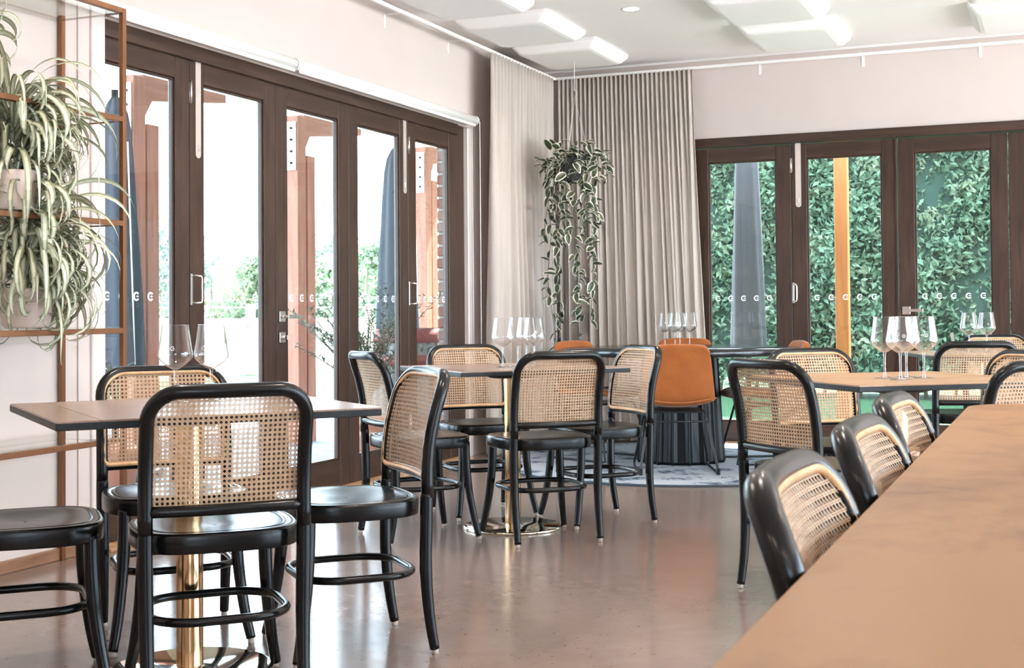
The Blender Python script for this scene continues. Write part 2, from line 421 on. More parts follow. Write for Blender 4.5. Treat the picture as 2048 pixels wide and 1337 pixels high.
spec_l = [dict(), dict(hinge_top=0.0, strip=.062, pull=.004), dict(lever=.045, lock=True), dict(), dict(hinge_top=.004, strip=-.045, pull=.004)]
names_l = ['dark timber bifold door leaf beside the bronze shelf', 'dark timber bifold door leaf with pale bolt plate behind the near wine glasses',
           'dark timber bifold door leaf with lever handle and lock', 'dark timber bifold door leaf behind the potted olive', 'dark timber bifold door leaf next to the white roller blind end']
for i in range(5):
    r = door_leaf(i+1, JL[i+1]-JL[i], names_l[i], railmat=M_darkx, **spec_l[i])
    r.location = (-.004, JL[i], 0); r.rotation_euler = (0, 0, PI/2)
JB = [1.236, 1.971, 2.730, 3.468, 4.205]
spec_b = [dict(), dict(hinge_top=0.0, strip=.052, pull=.004), dict(lever=.045), dict()]
names_b = ['dark timber door leaf with grey parasol outside, next to the linen curtain', 'dark timber door leaf with the orange post outside it', 'dark timber door leaf with lever handle on the hedge side', 'dark timber door leaf at the right end of the hedge side']
for i in range(4):
    r = door_leaf(i+6, JB[i+1]-JB[i], names_b[i], railmat=M_darkx, **spec_b[i])
    r.location = (JB[i], 0, 0)
# a slim cover strip where the two middle leaves of the hedge side meet
S('trim_11', [slab(2.708, 2.726, -.010, 0, .02, 2.214)], M_dark, .003)

# ---------------------------------------------------------------- ceiling panels, downlights
PX = [(.215, .855), (1.835, 2.475), (3.285, 3.925)]
PY = [(-1.15, -.38), (-2.08, -1.32), (-3.02, -2.26)]
wx = ['by the left curtain', 'in the middle column', 'in the right column']
wy = ['first from the hedge-side wall', 'second from the hedge-side wall', 'third from the hedge-side wall']
def panel_mesh():
    b = MB(); hx, hy = .32, .37
    lay = [(0, .010, .080), (.0, .022, .060), (.004, .03, .050), (.035, .045, .012), (.05, .05, .004), (.075, .06, .0)]
    rings = [rrect(hx-i, hy-i, r, 5) for i, r, z in lay]; n = len(rings[0]); vs = []; fs = []
    for (i, r, z), ring in zip(lay, rings): vs += [(x, y, z) for x, y in ring]
    for k in range(len(lay)-1):
        for j in range(n): fs.append((k*n+j, (k+1)*n+j, (k+1)*n+(j+1) % n, k*n+(j+1) % n))
    fs.append(tuple(range((len(lay)-1)*n, len(lay)*n))[::-1]); fs.append(tuple(range(n)))
    b.add(vs, fs, 0, False); return b.mesh('acoustic_panel', M_panel)
ME_PANEL = panel_mesh()
for i, (x0, x1) in enumerate(PX):
    for j, (y0, y1) in enumerate(PY):
        o = place('acoustic_panel', ME_PANEL, None, ((x0+x1)/2, (y0+y1)/2, CZ-.080))
        tag(o, 'white acoustic ceiling panel %s, %s' % (wx[i], wy[j]), 'ceiling panel', 'acoustic ceiling panels')
def emit_mat(name, col, s):
    m = bpy.data.materials.new(name); m.use_nodes = True; nt = m.node_tree; b = nt.nodes['Principled BSDF']
    b.inputs['Emission Color'].default_value = (*col, 1); b.inputs['Emission Strength'].default_value = s; return m
M_lamp = emit_mat('lamp_diffuser', (1, .93, .86), 9)
def downlight(x, y, label, energy):
    r = empty('downlight', (x, y, CZ)); tag(r, label, 'downlight', 'recessed downlights')
    MB().lathe([(.050, -.002), (.062, -.004), (.065, 0)], 24).build('bezel', M_white, r)
    MB().lathe([(.0005, -.0015), (.050, -.0015)], 24).build('diffuser', M_lamp, r)
    d = bpy.data.lights.new('downlight_bulb', 'AREA'); d.shape = 'DISK'; d.size = .09; d.energy = energy; d.color = (1, .86, .74); d.spread = math.radians(150)
    l = bpy.data.objects.new('downlight_bulb', d); COL.objects.link(l); l.location = (0, 0, -.02); l.parent = r
DL = [(1.33, -1.83, 'recessed round downlight lit in the ceiling near the hanging plant')]
DLE = 15
for x, y, lb in DL: downlight(x, y, lb, DLE)
for i, x in enumerate((1.33, 3.0, 5.4, 7.4)):  # extra lamps, all out of view, added to brighten the interior
    for j, y in enumerate((-4.2, -6.6, -11.4)):
        downlight(x, y, 'recessed downlight in the ceiling outside the frame, over the dining room', DLE)

# ---------------------------------------------------------------- curtain tracks, curtains, roller blinds
def track(name, pts, label, brackets):
    r = empty(name, pts[0]); o = Vector(pts[0])
    b = MB(); a, c = Vector(pts[0])-o, Vector(pts[1])-o
    b.box((a+c)/2, tuple(abs(q)+.022 for q in (c-a)), .003); b.build('rail', M_white, r)
    for p, wall in brackets:
        p = Vector(p)-o; w = Vector(wall)-o
        b = MB(); b.box((p+w)/2+Vector((0, 0, .014)), tuple(max(abs(q), .022) if i < 2 else .004 for i, q in enumerate(w-p)))
        nrm = (w-p).normalized()
        b.box(w-nrm*.002+Vector((0, 0, -.02)), (.004 if abs(nrm.x) > .5 else .022, .004 if abs(nrm.y) > .5 else .022, .09)); b.build('bracket', M_white, r)
    return tag(r, label, 'curtain track')
track('curtain_track', ((.16, -8.0, 2.815), (.16, -.10, 2.815)), 'white curtain track along the wall of glass doors on the left', [((.16, y, 2.815), (.0, y, 2.815)) for y in (-1.72, -2.62, -3.6, -5.0, -6.5)])
track('curtain_track', ((.10, -.13, 2.815), (6.0, -.13, 2.815)), 'white curtain track along the hedge-side wall', [((x, -.13, 2.815), (x, 0, 2.815)) for x in (1.75, 2.5, 3.3, 4.1, 5)])
def curtain(name, a, b_, label, folds, flare0, flare1, seed, zt=2.805, nrm=(1, 0), gather=.5, deep=.032):
    """pleated hanging from a to b (2D); nrm = room side"""
    rnd = random.Random(seed); a = Vector(a); b_ = Vector(b_); d = (b_-a).normalized(); L = (b_-a).length; nr = Vector(nrm)
    nu, nv = folds*9, 26
    ph = [rnd.uniform(-.5, .5) for _ in range(folds+2)]; am = [rnd.uniform(.7, 1.3) for _ in range(folds+2)]; big = [rnd.uniform(-1, 1) for _ in range(folds+2)]
    vs = []; fs = []
    for j in range(nv+1):
        v = j/nv; z = zt+(.012-zt)*v
        for i in range(nu+1):
            u = i/nu; f = u*folds; k = int(min(f, folds-1)); t = f-k
            A0 = .019; w0 = math.sin(2*PI*f)
            # lower down neighbouring pleats fall together into deeper folds
            w1 = math.sin(2*PI*(f*gather+.12*math.sin(f*1.7+ph[k]*0)+.2*math.sin(f*.63)))
            g = min(1, max(0, (v-.05)*1.6))
            am_s = am[k]*(1-t)+am[k+1]*t; bg_s = big[k]*(1-t)+big[k+1]*t
            off = (1-g)*A0*w0+g*(deep*w1*am_s+.006*w0)+.012*g*bg_s
            slide = g*(.012*math.cos(2*PI*f*gather)+.010*bg_s)
            if j == 0: off *= .9
            fl = (-(1-u)*flare0+u*flare1)*(v**1.2)
            p = a+d*(u*L+fl+slide*(1 if 0 < i < nu else 0))+nr*off
            vs.append((p.x, p.y, z))
    for j in range(nv):
        for i in range(nu):
            p = j*(nu+1)+i; fs.append((p, p+1, p+nu+2, p+nu+1))
    m = MB(); m.add(vs, fs, 0, True); r = empty(name, (a.x, a.y, 0)); m.v = [(x-a.x, y-a.y, z) for x, y, z in m.v]
    c = m.build('fabric', M_curtain, r); md = c.modifiers.new('thick', 'SOLIDIFY'); md.thickness = .003
    # header tape
    h = MB(); hv = []
    for i in range(nu+1):
        x, y, z = m.v[i]; hv += [(x, y, zt+.006), (x, y, zt-.055)]
    h.add([(x+nr.x*.003, y+nr.y*.003, z) for x, y, z in hv], [(2*i, 2*i+1, 2*i+3, 2*i+2) for i in range(nu)], 0, True); h.build('header_tape', M_curtain, r)
    return tag(r, label, 'curtain', 'linen curtains')
curtain('curtain', (.16, -1.37), (.165, -.17), 'pale linen curtain hanging along the left wall by the glass doors', 20, .05, 0, 3, gather=.55, deep=.045)
curtain('curtain', (.19, -.125), (1.265, -.125), 'beige linen curtain on the hedge-side wall behind the hanging plant', 30, 0, .115, 5, nrm=(0, -1), gather=.5)

def blind(name, y0, y1, label, chain=False, end=False):
    r = empty(name, (.075, y0, 2.325)); L = y1-y0
    b = MB(); b.tube([(0, .012, 0), (0, L-.012, 0)], .0275, 20); b.build('roller_tube', M_white, r)
    MB().box((.006, L/2, -.034), (.010, L-.03, .020), .004).build('bottom_rail', M_white, r)
    e = MB()
    for y in (.004, L-.004): e.tube([(0, y-.006, 0), (0, y+.006, 0)], .031, 20)
    for y in (.004, L-.004): e.box((-.04, y, .0), (.07, .006, .03))
    e.build('end_bracket', M_white, r)
    MB().tube([(0, L-.014, 0), (0, L-.011, 0)], .0283, 20).build('end_seam', M_bmetal, r)
    if chain:
        c = MB(); c.tube([(.032, L+.004, -.01), (.030, L+.006, -2.0)], .003, 6); c.tube([(-.028, L+.004, -.01), (-.026, L+.006, -2.0)], .003, 6); c.build('pull_cord', M_white, r)
    return tag(r, label, 'roller blind', 'rolled-up roller blinds')
blind('roller_blind', -3.742, -1.445, 'rolled-up white roller blind over the glass doors nearest the curtains', chain=True)
blind('roller_blind', -6.0, -3.752, 'rolled-up white roller blind running behind the bronze shelf')

# ---------------------------------------------------------------- cane dining chairs
HW = .198
def back_y(x, z):
    q = max(0, z-.52); y = -.184-.75*q*q
    return y-.020*(1-(x/HW)**2)*min(1, max(0, (z-.45)/.07))
def chair_meshes():
    D = {}
    for s in (-1, 1):
        pts = smooth_path([(s*.193, -.205, .014), (s*.194, -.188, .12), (s*.196, -.178, .25), (s*HW, -.180, .40), (s*HW, -.182, .47)], 6)
        D['rear_leg', s] = MB().tube(pts, [.0150+.004*min(1, i/12) for i in range(len(pts))], 12).mesh('leg', M_black)
        pts = smooth_path([(s*.203, .208, .014), (s*.187, .190, .10), (s*.173, .173, .22), (s*.166, .165, .33), (s*.165, .163, .425)], 6)
        D['front_leg', s] = MB().tube(pts, [.0145+.0045*min(1, i/16) for i in range(len(pts))], 12).mesh('leg', M_black)
        D['rear_glide', s] = MB().lathe([(.004, 0), (.010, 0), (.010, .016), (.004, .016)], 10, (s*.193, -.206, 0)).mesh('foot_glide', M_glide)
        D['front_glide', s] = MB().lathe([(.004, 0), (.010, 0), (.010, .016), (.004, .016)], 10, (s*.203, .209, 0)).mesh('foot_glide', M_glide)
    # bent hoop
    zc, rc = .8155, .078
    P = [(-HW, z) for z in (.46, .50, .55, .60, .65, .70, zc-rc)]
    P += [(-HW+rc-rc*math.cos(a), zc-rc+rc*math.sin(a)) for a in [PI/2*k/8 for k in range(1, 9)]]
    P += [(-HW+rc+(2*(HW-rc))*k/12, zc) for k in range(1, 12)]
    P += [(HW-rc+rc*math.sin(a), zc-rc+rc*math.cos(a)) for a in [PI/2*k/8 for k in range(0, 9)]]
    P += [(HW, z) for z in (.70, .65, .60, .55, .50, .46)]
    D['hoop'] = MB().tube([(x, back_y(x, z), z) for x, z in P], .0185, 14).mesh('back_frame', M_black)
    pts = [(-.19+.38*k/16, 0, 0) for k in range(17)]
    D['back_rail'] = MB().tube([(x, back_y(x, .515), .515) for x, _, _ in pts], .0145, 12).mesh('back_rail', M_black)
    # tan rim of the cane panel, set on the front of the hoop
    hx, z0, z1, r = HW-.005, .520, zc-.005, .074
    ring = rrect(hx, (z1-z0)/2, r, 9, (0, (z0+z1)/2), rlow=.02)
    rr = []
    for i in range(len(ring)):
        x0, q0 = ring[i]; x1, q1 = ring[(i+1) % len(ring)]; n = max(1, int(math.hypot(x1-x0, q1-q0)/.03))
        for k in range(n): rr.append((x0+(x1-x0)*k/n, q0+(q1-q0)*k/n))
    D['rim'] = MB().tube([(x, back_y(x, z)+.0115, z) for x, z in rr], .0072, 8, closed=True).mesh('cane_rim', M_cframe)
    # woven cane: paired uprights and cross strands, single diagonals
    p = .0125; cm = MB(); ex, ez0, ez1, er = hx-.003, z0+.003, z1-.003, r-.003
    def inside(x, z):
        e_ = er if z > (ez0+ez1)/2 else .018
        dx = abs(x)-(ex-e_); dz = abs(z-(ez0+ez1)/2)-((ez1-ez0)/2-e_)
        if dx > e_ or dz > e_: return False
        return not (dx > 0 and dz > 0 and dx*dx+dz*dz > e_*e_)
    def strand(x0, q0, dx, dz, w, off):
        run = []; step = .0125 if dx == 0 or dz == 0 else .0125*1.4142
        L = 1.2; n = int(L/step); pts = []
        for k in range(-n, n+1):
            x, z = x0+dx*step*k, q0+dz*step*k
            if inside(x, z): pts.append((x, z))
        if len(pts) < 2: return
        (xa, za), (xb, zb) = pts[0], pts[-1]; m = max(2, int(math.hypot(xb-xa, zb-za)/.028)+1)
        vs = []
        for k in range(m+1):
            x, z = xa+(xb-xa)*k/m, za+(zb-za)*k/m; y = back_y(x, z)+.0105+off
            vs += [(x-dz*w/2, y, z+dx*w/2), (x+dz*w/2, y, z-dx*w/2)]
        cm.add(vs, [(2*k, 2*k+1, 2*k+3, 2*k+2) for k in range(m)], 0, True)
    zc0 = (ez0+ez1)/2
    for i in range(-16, 17):
        for s in (-1, 1): strand(i*p+s*.00130, zc0, 0, 1, .0018, 0)
    for i in range(-12, 13):
        for s in (-1, 1): strand(0, zc0+i*p+s*.00130, 1, 0, .0018, .0006)
    q = math.sqrt(.5)
    for i in range(-28, 29):
        strand((i+.5)*p, zc0, q, q, .0017, .0012); strand((i+.5)*p, zc0, q, -q, .0017, -.0006)
    D['cane'] = cm.mesh('cane_weave', M_cane)
    # dished seat
    N = 48; lay = [(.02, -.010), (.35, -.008), (.62, -.003), (.80, .0), (.855, .0005), (.868, -.002), (.881, .0005), (.95, .0), (.978, -.0008), (.992, -.003), (1, -.007), (1.002, -.020), (1, -.046), (.992, -.050), (.96, -.051), (.02, -.051)]
    vs = []; fs = []; e = 2.0/3.4
    for s, z in lay:
        for k in range(N):
            a = 2*PI*k/N; c, sn = math.cos(a), math.sin(a)
            x = .216*math.copysign(abs(c)**e, c); y = .200*math.copysign(abs(sn)**e, sn)
            x *= 1-.07*max(0, -y/.2)
            vs.append((x*s, y*s+.006, .455+z))
    for j in range(len(lay)-1):
        for k in range(N): fs.append((j*N+k, (j+1)*N+k, (j+1)*N+(k+1) % N, j*N+(k+1) % N))
    D['seat'] = MB().add(vs, fs, 0, True).mesh('seat', M_black)
    ring = [(x, y, .232) for x, y in rrect(.176, .170, .115, 8, (0, -.004))]
    D['ring'] = MB().tube(ring, .0115, 10, closed=True).mesh('leg_ring', M_black)
    return D
CH = chair_meshes()
def make_chair():
    r = empty('cane_dining_chair')
    place('seat', CH['seat'], r)
    for s in (-1, 1):
        l = place('leg', CH['rear_leg', s], r); place('foot_glide', CH['rear_glide', s], l)
        l = place('leg', CH['front_leg', s], r); place('foot_glide', CH['front_glide', s], l)
    place('leg_ring', CH['ring'], r); place('back_frame', CH['hoop'], r); place('back_rail', CH['back_rail'], r)
    place('cane_rim', CH['rim'], r); stuff(place('cane_weave', CH['cane'], r))
    return r
CHAIRS = [
 (1.735, -6.808, 134.5, 'black cane-back chair in front, back to the camera, at the nearest table'),
 (1.814, -6.240, -134.3, 'black cane-back chair on the right side of the nearest table, seen from its side'),
 (1.226, -6.314, -45, 'black cane-back chair facing the camera across the nearest table, behind two wine glasses'),
 (1.210, -6.945, 45, 'black chair cut off by the left edge, only its seat and legs in view'),
 (1.660, -4.275, 134.5, 'black cane-back chair with its back to the camera at the middle table'),
 (1.735, -3.730, -134, 'black cane-back chair on the right of the middle table, beside the velvet chair'),
 (1.120, -3.700, -45, 'black cane-back chair facing the camera behind the middle table'),
 (1.130, -4.430, 48, 'black cane-back chair on the left of the middle table, by the glass doors'),
 (3.005, -4.973, 52, 'black cane-back chair on the left of the oak table, back half turned to the camera'),
 (2.956, -4.155, -48, 'black cane-back chair facing the camera at the far left side of the oak table'),
 (3.570, -4.965, 138, 'black cane-back chair cut off by the right edge, back towards the camera'),
 (3.530, -4.287, -132, 'cane-back chair at the right edge facing left, on the far side of the oak table'),
 (3.320, -2.390, 110, 'black cane-back chair with its back to the camera at the farthest right table'),
 (3.497, -1.233, -68, 'cane-back chair facing the camera behind two glasses at the farthest right table'),
 (3.783, -8.209, .5, 'blurred cane-back chair nearest the camera at the communal table'),
 (3.781, -7.627, -.7, 'blurred cane-back chair second from the camera at the communal table'),
 (3.761, -7.013, -1.5, 'blurred cane-back chair third from the camera, at the far end of the communal table'),
]
proto = None
for x, y, h, lb in CHAIRS:
    if proto is None: proto = o = make_chair()
    else: o = copy_tree(proto)
    o.location = (x, y, 0); o.rotation_euler = (0, 0, math.radians(h-90))
    tag(o, lb, 'chair', 'black cane-back dining chairs')

# ---------------------------------------------------------------- small square tables
def make_table(x, y, ang, sx, sy, label, m1, m2, zt=.747, base=True):
    r = empty('pedestal_table', (x, y, 0), math.radians(ang)); tag(r, label, 'table', 'square pedestal tables')
    MB().box((0, 0, zt-.0135), (sx, sy, .019), .002).build('edge_slab', M_bluedge, r)
    bw = .105; g = .0012; zc = zt-.0025; h = .005
    for s in (-1, 1):
        MB().box((s*(sx/2-bw/2-.001), 0, zc), (bw-g, sy-.002, h), .0006).build('plank', m1, r)
    iw = sx-2*bw-.002
    n = 5; d = (sy-.002)/n
    for k in range(n):
        MB().box((0, -sy/2+.001+d*(k+.5), zc), (iw-g, d-g, h), .0006).build('plank', m2, r)
    if base:
        MB().lathe([(.037, .018), (.037, zt-.05)], 32).build('column', M_brass, r)
        MB().lathe([(.10, zt-.052), (.16, zt-.030), (.16, zt-.024)], 24, close=True).build('top_plate', M_bmetal, r)
        MB().lathe([(.228, 0), (.232, .004), (.230, .011), (.222, .014), (.06, .0155), (.0375, .021)], 48, close=False).build('base_plate', M_brassd, r)
    return r
make_table(1.541, -6.655, 51.5, .85, .765, 'nearest square table, dark walnut top on a brass column, two wine glasses on it', M_top1, M_top2)
make_table(1.440, -4.070, 47.7, .83, .765, 'middle square table, walnut top on a brass column and round brass base', M_top1, M_top2)
make_table(3.245, -4.680, 39.5, .80, .78, 'oak-topped square table with black edge on the right, four wine glasses on it', M_oak1, M_oak2)
make_table(3.400, -1.800, 20, .80, .78, 'small far table on the right with two wine glasses, before the hedge-side doors', M_oak1, M_oak2)

# ---------------------------------------------------------------- communal oak table the camera sits at
def communal():
    r = empty('communal_table', (4.1, -8.0, 0)); tag(r, 'long waxed oak communal table filling the lower right corner, out of focus', 'table')
    x0, x1, y0, y1, R = 3.584, 4.58, -10.6, -5.955, .16
    out = []
    for (cx, cy, a0) in ((x1-R, y1-R, 0), (x0+R, y1-R, 90), (x0+R, y0+R, 180), (x1-R, y0+R, 270)):
        for k in range(9):
            a = math.radians(a0+90*k/8); out.append((cx+R*math.cos(a)-4.1, cy+R*math.sin(a)+8.0))
    lay = [(.99, .690), (1, .694), (1, .741), (.997, .747)]
    n = len(out); vs = []; fs = []
    for s, z in lay:
        for x, y in out:
            d = math.hypot(x, y); k = (1-s)*.5/max(d, .1); vs.append((x*(1-k), y*(1-k), z))
    for j in range(len(lay)-1):
        for k in range(n): fs.append((j*n+k, j*n+(k+1) % n, (j+1)*n+(k+1) % n, (j+1)*n+k))
    fs.append(tuple(range(n))[::-1]); fs.append(tuple(range((len(lay)-1)*n, len(lay)*n)))
    MB().add(vs, fs).build('tabletop', M_bar, r)
    for y in (-1.9, 1.5):
        b = MB(); b.box((0.05, y, .35), (.10, .10, .66), .006); b.box((.05, y, .02), (.55, .10, .04), .006); b.box((.05, y, .672), (.5, .10, .03), .004)
        b.build('trestle_leg', M_bmetal, r)
communal()

# ---------------------------------------------------------------- round table, rug, velvet chairs
TC = (1.475, -1.303)
rg = MB(); rg.lathe([(.001, .011), (1.205, .011)], 96, smooth=False)
rug = empty('round_rug', (TC[0], TC[1], 0)); tag(rug, 'round distressed blue-grey rug under the black round table', 'rug')
rg.build('pile', M_rug, rug); MB().lathe([(1.203, .0115), (1.222, .012), (1.226, .006), (1.226, 0), (1.20, 0)], 96).build('bound_edge', M_rugedge, rug)
def round_table():
    r = empty('round_table', (TC[0], TC[1], .011)); tag(r, 'black round dining table on a fluted drum pedestal', 'table')
    MB().lathe([(.001, .700), (.73, .700), (.765, .706), (.772, .715), (.772, .737), (.768, .745), (.001, .7455)], 96).build('tabletop', M_ebtop, r)
    n = 17; N = n*12; vs = []; fs = []
    for z, R in ((0, .292), (.02, .290), (.25, .276), (.50, .262), (.67, .252), (.70, .250)):
        for k in range(N):
            a = 2*PI*k/N; f = abs(math.cos(a*n/2)); rr = R-.024*(1-f**10)*(R/.29)
            vs.append((rr*math.cos(a), rr*math.sin(a), z))
    for j in range(5):
        for k in range(N): fs.append((j*N+k, j*N+(k+1) % N, (j+1)*N+(k+1) % N, (j+1)*N+k))
    fs.append(tuple(range(N))[::-1])
    MB().add(vs, fs, 0, True).build('fluted_pedestal', M_ebony, r)
round_table()
def make_velvet():
    r = empty('velvet_chair')
    prof = [(.235, .412, .185), (.215, .432, .200), (.15, .436, .215), (.05, .420, .226), (-.05, .405, .232), (-.14, .396, .236), (-.205, .410, .236), (-.232, .490, .232), (-.240, .58, .224), (-.246, .65, .214), (-.260, .72, .202), (-.268, .765, .188), (-.270, .785, .150)]
    nu = 14; vs = []; fs = []
    for i, (y, z, w) in enumerate(prof):
        t = i/(len(prof)-1)
        wing = .055*math.sin(PI*min(1, max(0, (t-.05)/.9)))
        for k in range(nu+1):
            u = -1+2*k/nu; c = abs(u)**2.6
            back = min(1, max(0, (t-.42)/.2))
            top = -.02*(abs(u)**3) if i >= len(prof)-2 else 0
            vs.append((u*w, y+wing*c*back*1.3, z+wing*c*(1-back)*.9+top))
    for i in range(len(prof)-1):
        for k in range(nu):
            p = i*(nu+1)+k; fs.append((p, p+1, p+nu+2, p+nu+1))
    o = MB().add(vs, fs, 0, True).build('upholstered_shell', M_velvet, r)
    m = o.modifiers.new('thick', 'SOLIDIFY'); m.thickness = .034; m.offset = -1
    m = o.modifiers.new('soft', 'SUBSURF'); m.levels = 1; m.render_levels = 1
    s = MB(); pts = [(-.225+.45*k/12, -.226-.012*(1-((k-6)/6)**2), .432+.03*abs((k-6)/6)**2) for k in range(13)]
    s.tube(pts, .006, 6); s.build('seam_piping', M_velvet, o)
    b = MB(); b.box((0, -.01, .372), (.34, .30, .012), .004); b.build('seat_plate', M_bmetal, r)
    for sx in (-1, 1):
        x0, x1 = sx*.165, sx*.232
        pts = [(x0, -.13, .372), (x0+(x1-x0)*.1, -.15, .36), (x1, -.232, .035), (x1, -.235, .012), (x1, -.215, .009), (x1, .215, .009), (x1, .238, .014), (x1, .232, .035), (x0+(x1-x0)*.1, .15, .365), (x0, .13, .372)]
        MB().tube(pts, .0075, 8).build('sled_leg', M_bmetal, r)
        MB().box((x1, -.235, .022), (.022, .026, .040), .003).build('foot_cap', M_bmetal, r)
    MB().tube([(-.185, -.168, .315), (.185, -.168, .315)], .006, 8).build('cross_bar', M_bmetal, r)
    return r
VC = [
 (1.585, -1.835, 112, 'rust velvet bucket chair with its back to the camera at the round table'),
 (.930, -1.330, -22, 'rust velvet chair on the left of the round table, mostly behind a cane chair'),
 (1.330, -.640, -74, 'rust velvet chair on the far side of the round table, by the beige curtain'),
 (2.000, -1.180, 207, 'rust velvet chair on the right of the round table, near the hedge-side doors'),
]
vp = None
for x, y, h, lb in VC:
    if vp is None: vp = o = make_velvet()
    else: o = copy_tree(vp)
    o.location = (x, y, .012); o.rotation_euler = (0, 0, math.radians(h-90)); tag(o, lb, 'chair', 'rust velvet chairs')

# ---------------------------------------------------------------- wine glasses
def arc_logo(R, z):
    b = MB(); ro, ri, n = .0060, .0042, 16; vs = []; fs = []
    def on(x, q): a = -PI/2+x/R; return (R*math.cos(a), R*math.sin(a), z+q)
    for i in range(n+1):
        a = math.radians(40)+math.radians(280)*i/n
        vs += [on(ro*math.cos(a), ro*math.sin(a)), on(ri*math.cos(a), ri*math.sin(a))]
    fs = [(2*i, 2*i+1, 2*i+3, 2*i+2) for i in range(n)]
    o = len(vs); vs += [on(0, -.001), on(.0058, -.001), on(.0058, .001), on(0, .001)]; fs.append((o, o+1, o+2, o+3))
    b.add(vs, fs); return b.mesh('etched_logo', M_decal)
BOWL = [(.0050, .088), (.012, .0905), (.026, .100), (.038, .110), (.0450, .119), (.0470, .126), (.0462, .134), (.0435, .150), (.0405, .170), (.0375, .192), (.0352, .2090)]
ME_BOWL = MB().lathe(BOWL, 32).mesh('bowl', M_wine)
ME_RIM = MB().tube([(.0352*math.cos(2*PI*k/32), .0352*math.sin(2*PI*k/32), .209) for k in range(32)], .0005, 5, closed=True).mesh('rim', M_stem)
ME_STEM = MB().lathe([(.0055, .0895), (.0046, .083), (.0036, .070), (.0034, .040), (.0038, .015), (.0062, .006)], 14).mesh('stem', M_stem)
ME_FOOT = MB().lathe([(.0062, .006), (.018, .0032), (.034, .0016), (.0365, .0008), (.0365, 0), (.001, 0)], 32).mesh('foot', M_stem)
ME_ETCH = arc_logo(.0452, .146)
def make_glass():
    r = empty('wine_glass')
    b = place('bowl', ME_BOWL, r); place('rim', ME_RIM, b); place('etched_logo', ME_ETCH, b)
    place('stem', ME_STEM, r); place('foot', ME_FOOT, r); return r
GL = [
 (1.414, -6.550, .747, 5, 'wine glass on the nearest table, the left of two', 'glasses on the nearest table'),
 (1.498, -6.490, .747, -15, 'wine glass on the nearest table, the right of two', 'glasses on the nearest table'),
 (1.435, -4.163, .747, 40, 'front left wine glass of four on the middle table', 'glasses on the middle table'),
 (1.455, -4.030, .747, -30, 'second wine glass from the left on the middle table', 'glasses on the middle table'),
 (1.455, -3.920, .747, 60, 'third wine glass from the left on the middle table', 'glasses on the middle table'),
 (1.535, -4.025, .747, 10, 'rightmost wine glass of four on the middle table', 'glasses on the middle table'),
 (1.300, -1.05, .757, 0, 'leftmost wine glass of four on the black round table', 'glasses on the round table'),
 (1.385, -1.10, .757, 20, 'second wine glass from the left on the black round table', 'glasses on the round table'),
 (1.385, -.975, .757, -20, 'third wine glass from the left on the black round table', 'glasses on the round table'),
 (1.460, -1.00, .757, 30, 'rightmost wine glass of four on the black round table', 'glasses on the round table'),
 (3.206, -4.733, .747, 70, 'leftmost wine glass of four on the oak table', 'glasses on the oak table'),
 (3.272, -4.824, .747, 0, 'front middle wine glass of four on the oak table', 'glasses on the oak table'),
 (3.273, -4.643, .747, 30, 'rear middle wine glass of four on the oak table', 'glasses on the oak table'),
 (3.341, -4.701, .747, -4, 'rightmost wine glass of four on the oak table', 'glasses on the oak table'),
 (3.301, -1.640, .747, 0, 'left wine glass of two on the far right table', 'glasses on the far right table'),
 (3.397, -1.620, .747, 15, 'right wine glass of two on the far right table', 'glasses on the far right table'),
 (.130, -5.62, 1.3895, 0, 'wine glass on the glass shelf nearest the shelf end, half hidden by leaves', 'glasses on the bronze shelf'),
 (.160, -5.74, 1.3895, 30, 'wine glass on the glass shelf second from the shelf end, half hidden by leaves', 'glasses on the bronze shelf'),
 (.130, -5.86, 1.3895, 60, 'wine glass on the glass shelf farthest from the shelf end, behind leaves', 'glasses on the bronze shelf'),
]
gp = None
for x, y, z, a, lb, g in GL:
    if gp is None: gp = o = make_glass()
    else: o = copy_tree(gp)
    o.location = (x, y, z); o.rotation_euler = (0, 0, math.radians(22.8+a)); o.scale = (1.08,)*3; tag(o, lb, 'wine glass', g)

# ---------------------------------------------------------------- bronze shelf unit on the left
def shelf_unit():
    r = empty('shelf_unit', (0, 0, 0)); tag(r, 'tall bronze-framed shelf with glass shelves against the left wall', 'shelf')
    y1, y0, xb, xf, t = -5.455, -7.10, .018, .33, .022
    Z = [.502, .939, 1.37, 1.79, 2.229]
    for x in (xb, xf):
        for y in (y1, y0): MB().box((x, y, 1.12), (t, t, 2.24), .0015).build('post', M_bronze, r)
    for z in Z:
        for x in ((xf,) if z < 2.2 else (xf,)): MB().box((x, (y0+y1)/2, z), (t, y1-y0-t, t), .0015).build('front_bar', M_bronze, r)
        MB().box((xb+.008, (y0+y1)/2, z-.006), (.006, y1-y0-t, .006)).build('back_bar', M_bronze, r)
        for y in (y0, y1): MB().box(((xb+xf)/2, y, z-.006), (xf-xb-t, .006, .006)).build('end_bar', M_bronze, r)
    for z in Z[:-1]+[2.20]:
        MB().box(((xb+xf)/2, (y0+y1)/2, z+.0145), (xf-xb+.006, y1-y0-.03, .008), .001).build('glass_shelf', M_shelfglass, r)
shelf_unit()

